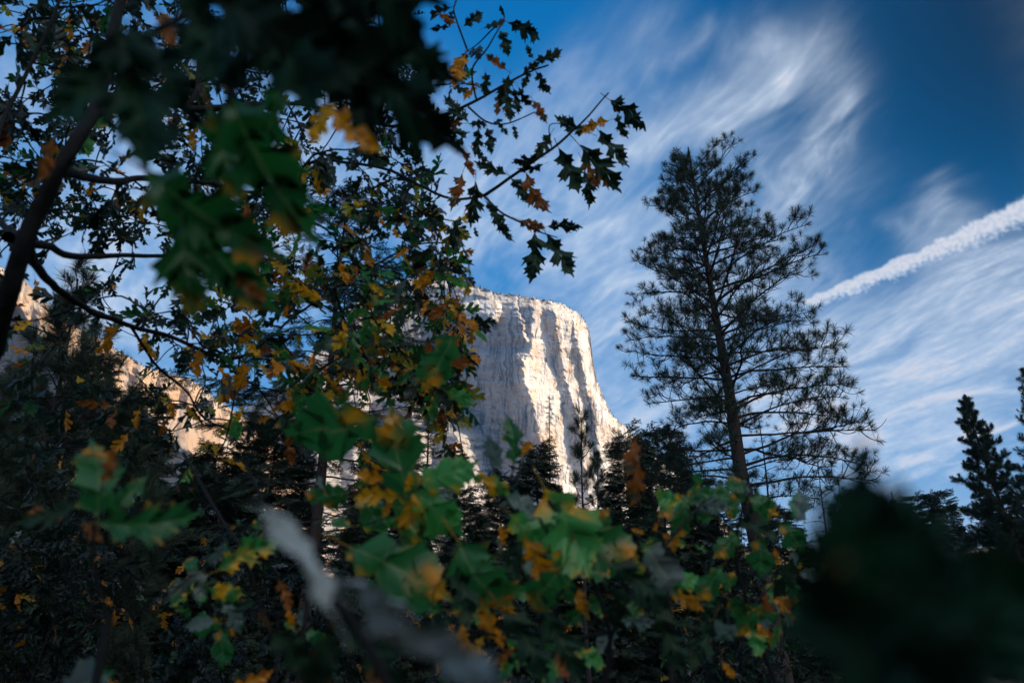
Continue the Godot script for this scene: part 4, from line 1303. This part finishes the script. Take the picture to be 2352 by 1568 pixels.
	root(o, "stem", 1530, 1260, 1.12, 0.006, 0.004)
	stem(o, "stem", [[1530, 1260, 1.12], [1490, 1120, 1.11], [1470, 1040, 1.1], [1458, 1000, 1.1]], 0.0014, 0.0008)
	for q in [["rust", 1460, 1005, 1440, 1095, 1.1, 0.5], ["rust", 1465, 1060, 1450, 1160, 1.1, 0.5]]: seen_leaf(o, q[0], q[1], q[2], q[3], q[4], q[5], q[6])

	# --- pale blurred leaves very near, low left of centre
	o = thing("oak_branch", "very near oak spray at the bottom, pale leaf undersides blurred to grey streaks", "branch", at(900, 1750, 0.42))
	root(o, "stem", 900, 1750, 0.42, 0.006, 0.004)
	stem(o, "stem", [[900, 1750, 0.42], [880, 1560, 0.42], [790, 1400, 0.42], [700, 1280, 0.44]], 0.003, 0.0018)
	for q in [["pale", 770, 1420, 615, 1130, 0.27, 1.34], ["pale", 740, 1310, 960, 1370, 0.31, 1.25], ["pale", 820, 1390, 1080, 1520, 0.23, 1.15], ["pale", 980, 1480, 1270, 1590, 0.22, 1.2], ["dark", 800, 1420, 920, 1600, 0.45, 0.2], ["dark", 760, 1440, 700, 1620, 0.45, 0.2], ["dark", 620, 1440, 720, 1560, 0.5, 0.3]]:
		seen_leaf(o, q[0], q[1], q[2], q[3], q[4], q[5], 0.08, q[6])
	o = thing("oak_branch", "oak sprig left of the grey streaks with a long dark green leaf", "branch", at(760, 1200, 0.9))
	root(o, "stem", 720, 1260, 0.9, 0.006, 0.0022)
	stem(o, "stem", [[560, 1060, 1.0], [620, 1180, 0.95], [720, 1260, 0.9], [820, 1250, 0.9]], 0.0022, 0.0014)
	for q in [["green", 800, 1255, 1030, 1375, 0.85, 0.15], ["green", 790, 1265, 860, 1310, 0.9, 0.3], ["green", 870, 960, 640, 1005, 0.9, 0.8], ["under", 960, 1290, 890, 1255, 0.9, 1.1]]: seen_leaf(o, q[0], q[1], q[2], q[3], q[4], q[5], q[6])

	# --- lower left
	o = thing("oak_branch", "oak sprig at the lower left with a yellow green leaf above a grey lobed one", "branch", at(540, 1700, 1.15))
	root(o, "stem", 640, 1500, 1.15, 0.006, 0.002)
	stem(o, "stem", [[420, 1040, 1.3], [500, 1180, 1.2], [560, 1270, 1.15], [600, 1400, 1.15], [640, 1500, 1.15]], 0.003, 0.0015)
	for q in [["turning", 500, 1310, 640, 1250, 1.1, 0.15], ["under", 520, 1240, 470, 1290, 1.0, 0.6], ["grey", 470, 1305, 385, 1375, 1.15, 0.15], ["grey", 465, 1310, 460, 1390, 1.15, 0.2], ["under", 510, 1385, 552, 1460, 1.15, 0.9], ["orange", 530, 1440, 540, 1465, 1.15, 0.3], ["turning", 480, 1350, 560, 1370, 1.15, 0.3], ["orange", 660, 1400, 680, 1440, 1.1, 0.3], ["rust", 640, 1330, 670, 1400, 1.2, 0.4], ["green", 400, 1390, 440, 1430, 1.2, 0.4]]:
		seen_leaf(o, q[0], q[1], q[2], q[3], q[4], q[5], q[6])
	fill(o, [380, 1180, 700, 1480], 5, 1.15, 1.4, [[500, 1180, 1.2], [560, 1270, 1.15], [600, 1400, 1.15]], ["green", "dark", "turning", "dark", "under"])
	o = thing("oak_branch", "near blurred oak leaf at the left, green with orange tips, above a pinkish one", "branch", at(150, 900, 0.75))
	root(o, "stem", 250, 1420, 0.75, 0.006, 0.004)
	stem(o, "stem", [[250, 1420, 0.75], [215, 1300, 0.75], [220, 1190, 0.75]], 0.002, 0.0012)
	for q in [["green", 220, 1190, 195, 1000, 0.75, 0.25], ["rust", 235, 1110, 262, 1030, 0.75, 0.3], ["green", 230, 1200, 430, 1180, 0.7, 0.3], ["green", 250, 1190, 330, 1110, 0.7, 0.3], ["dark", 180, 1160, 40, 1200, 0.75, 0.6], ["rust", 195, 1200, 235, 1245, 0.79, 0.5]]:
		seen_leaf(o, q[0], q[1], q[2], q[3], q[4], q[5], q[6])
	o = thing("oak_branch", "oak leaves rising from the bottom edge at the left, one orange, one arched grey", "branch", at(420, 1750, 0.95))
	root(o, "stem", 380, 1760, 0.95, 0.006, 0.004)
	stem(o, "stem", [[380, 1760, 0.95], [440, 1640, 0.95], [540, 1580, 0.95]], 0.002, 0.0012)
	for q in [["grey", 140, 1600, 250, 1545, 0.8, 0.9], ["orange", 530, 1575, 625, 1545, 0.95, 0.3], ["orange", 560, 1590, 615, 1560, 0.95, 0.3]]:
		seen_leaf(o, q[0], q[1], q[2], q[3], q[4], q[5], q[6])

	# --- the big dark leaves close at the right
	o = thing("oak_branch", "very near oak leaves filling the lower right corner, a dark blurred hump", "branch", at(2100, 1900, 0.27))
	root(o, "stem", 2100, 1900, 0.27, 0.006, 0.004)
	stem(o, "stem", [[2100, 1900, 0.27], [2060, 1650, 0.27], [2010, 1450, 0.27]], 0.003, 0.0018)
	for q in [["black", 2060, 1800, 1990, 1040, 0.139, 0.1], ["black", 2060, 1750, 1965, 1050, 0.146, 0.1], ["black", 2060, 1780, 2025, 1040, 0.146, 0.1], ["black", 2060, 1700, 1950, 1130, 0.146, 0.1], ["black", 2080, 1750, 2085, 1100, 0.146, 0.1], ["black", 2100, 1700, 2140, 1190, 0.155, 0.1], ["black", 2030, 1560, 2000, 1075, 0.163, 0.1], ["black", 2030, 1650, 2290, 1270, 0.196, 0.1], ["black", 2060, 1700, 2460, 1290, 0.204, 0.1], ["black", 2120, 1560, 1960, 1400, 0.204, 0.1], ["black", 2150, 1660, 1970, 1540, 0.204, 0.1], ["black", 2090, 1500, 2330, 1500, 0.212, 0.1], ["black", 2150, 1560, 2440, 1420, 0.212, 0.1], ["black", 2050, 1480, 2200, 1560, 0.212, 0.1], ["black", 2080, 1440, 1975, 1270, 0.212, 0.1], ["black", 2000, 1450, 2100, 1300, 0.221, 0.1]]:
		seen_leaf(o, q[0], q[1], q[2], q[3], q[4], q[5], q[6])
	seen_leaf(o, "rust", 1922, 1312, 1944, 1280, 0.11, 0.1)

	# --- saplings in the dark undergrowth
	sapling("young oak with small orange leaves in the dark at the far left", 190, 1180, 6.5, 330, 250, 61)
	sapling("young oak in the dark at the bottom left, below the near blurred leaf", 60, 1330, 5.5, 400, 260, 62)
	sapling("young oak in the black undergrowth below the grey lobed leaf", 460, 1330, 6.0, 420, 260, 63)
	sapling("young oak undergrowth at the bottom, left of the grey streaks", 720, 1380, 5.5, 360, 220, 64)
	sapling("young oak undergrowth at the bottom behind the orange scraps", 1180, 1400, 6.0, 400, 200, 65)
	sapling("young oak undergrowth at the bottom right beside the dark hump", 1640, 1370, 6.5, 420, 230, 66)


func fill(o: Node3D, area: Array, n: int, d0: float, d1: float, from: Array, mix: Array) -> void:
	# side twigs from the stem, each with a few leaves
	for k in n:
		var x := rr(area[0], area[2])
		var y := rr(area[1], area[3])
		var d := rr(d0, d1)
		var st = from[0]
		for f in from:
			if Vector2(f[0] - x, f[1] - y).length() < Vector2(st[0] - x, st[1] - y).length(): st = f
		stem(o, "twig", [[st[0], st[1], st[2]], [lerpf(st[0], x, 0.5), lerpf(st[1], y, 0.5) - 12.0, lerpf(st[2], d, 0.5)], [x, y, d]], 0.0014, 0.0008)
		var a0 := rr(0, TAU)
		for q in 3 + rng.randi() % 2:
			var a := a0 + q * 1.9 + rr(-0.4, 0.4)
			var l := rr(75, 140) / d
			seen_leaf(o, mix[rng.randi() % mix.size()], x + cos(a) * 10.0, y + sin(a) * 10.0, x + cos(a) * l, y + sin(a) * l * 0.8 + 0.25 * l, d * rr(0.97, 1.03), 0.5)


func sapling(label: String, px: float, py: float, depth: float, wide: float, high: float, sd: int) -> void:
	rng.seed = sd
	var top := at(px, py, depth)
	var foot := Vector3(top.x, ground_height(top.x, top.z) - 0.05, top.z)
	var o := thing("oak_sapling", label, "tree", foot, "young oaks in the undergrowth")
	var m := MB.new()
	var lines := []
	var w := wide * depth / F * 0.5
	var h := top.y - foot.y + 0.4
	for k in 5:
		var e := Vector3(rr(-w, w), h * rr(0.75, 1.05), rr(-0.6, 0.6))
		var s := spline(PackedVector3Array([Vector3(rr(-0.05, 0.05), 0, 0), e * Vector3(0.3, 0.5, 0.3), e]), 6)
		tube(m, s, 0.014, 0.003, 5, Color(0.018, 0.017, 0.018))
		lines.append(s)
	part("stems", mesh_of(m, M.bark), o).set_meta("kind", "stuff")
	var tm := MB.new()
	var xf := []
	var cols := PackedColorArray()
	for k in 190:
		var s: PackedVector3Array = lines[rng.randi() % lines.size()]
		var a := s[2 + rng.randi() % (s.size() - 2)]
		var e := a + Vector3(rr(-1, 1) * w * 0.55, rr(-0.25, 0.3), rr(-0.5, 0.5))
		tube(tm, PackedVector3Array([a, a.lerp(e, 0.5) + Vector3(0, 0.04, 0), e]), 0.004, 0.002, 3, Color(0.018, 0.017, 0.018))
		var turned := noise.get_noise_3d(e.x * 90.0 + sd, e.y * 90.0, e.z * 90.0) > 0.22
		for q in 6:
			var d := Vector3(rr(-1, 1), rr(-1.2, 0.6), rr(-1, 1)).normalized()
			var l := rr(0.07, 0.15)
			xf.append(Transform3D(basis_along(d, Vector3(rr(-1, 1), rr(-0.3, 1), rr(-0.5, 1))).scaled(Vector3(l, l, l)), e + d * 0.02 - (e - a) * rng.randf() * 0.4))
			var pick := rng.randf()
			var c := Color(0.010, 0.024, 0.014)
			if turned and pick < 0.34: c = Color(0.62, 0.24, 0.02)
			elif turned and pick < 0.44: c = Color(0.55, 0.36, 0.03)
			elif pick < 0.015: c = Color(0.5, 0.2, 0.02)
			elif pick < 0.12: c = Color(0.025, 0.075, 0.025)
			elif pick < 0.14: c = Color(0.18, 0.22, 0.20)
			cols.push_back(c * rr(0.8, 1.2))
	part("twigs", mesh_of(tm, M.bark), o).set_meta("kind", "stuff")
	many("foliage", oak_leaf(700 + sd, false, Color(1, 1, 1), Color(0.8, 0.62, 0.5), 0.3, M.leaf), xf, o, cols)
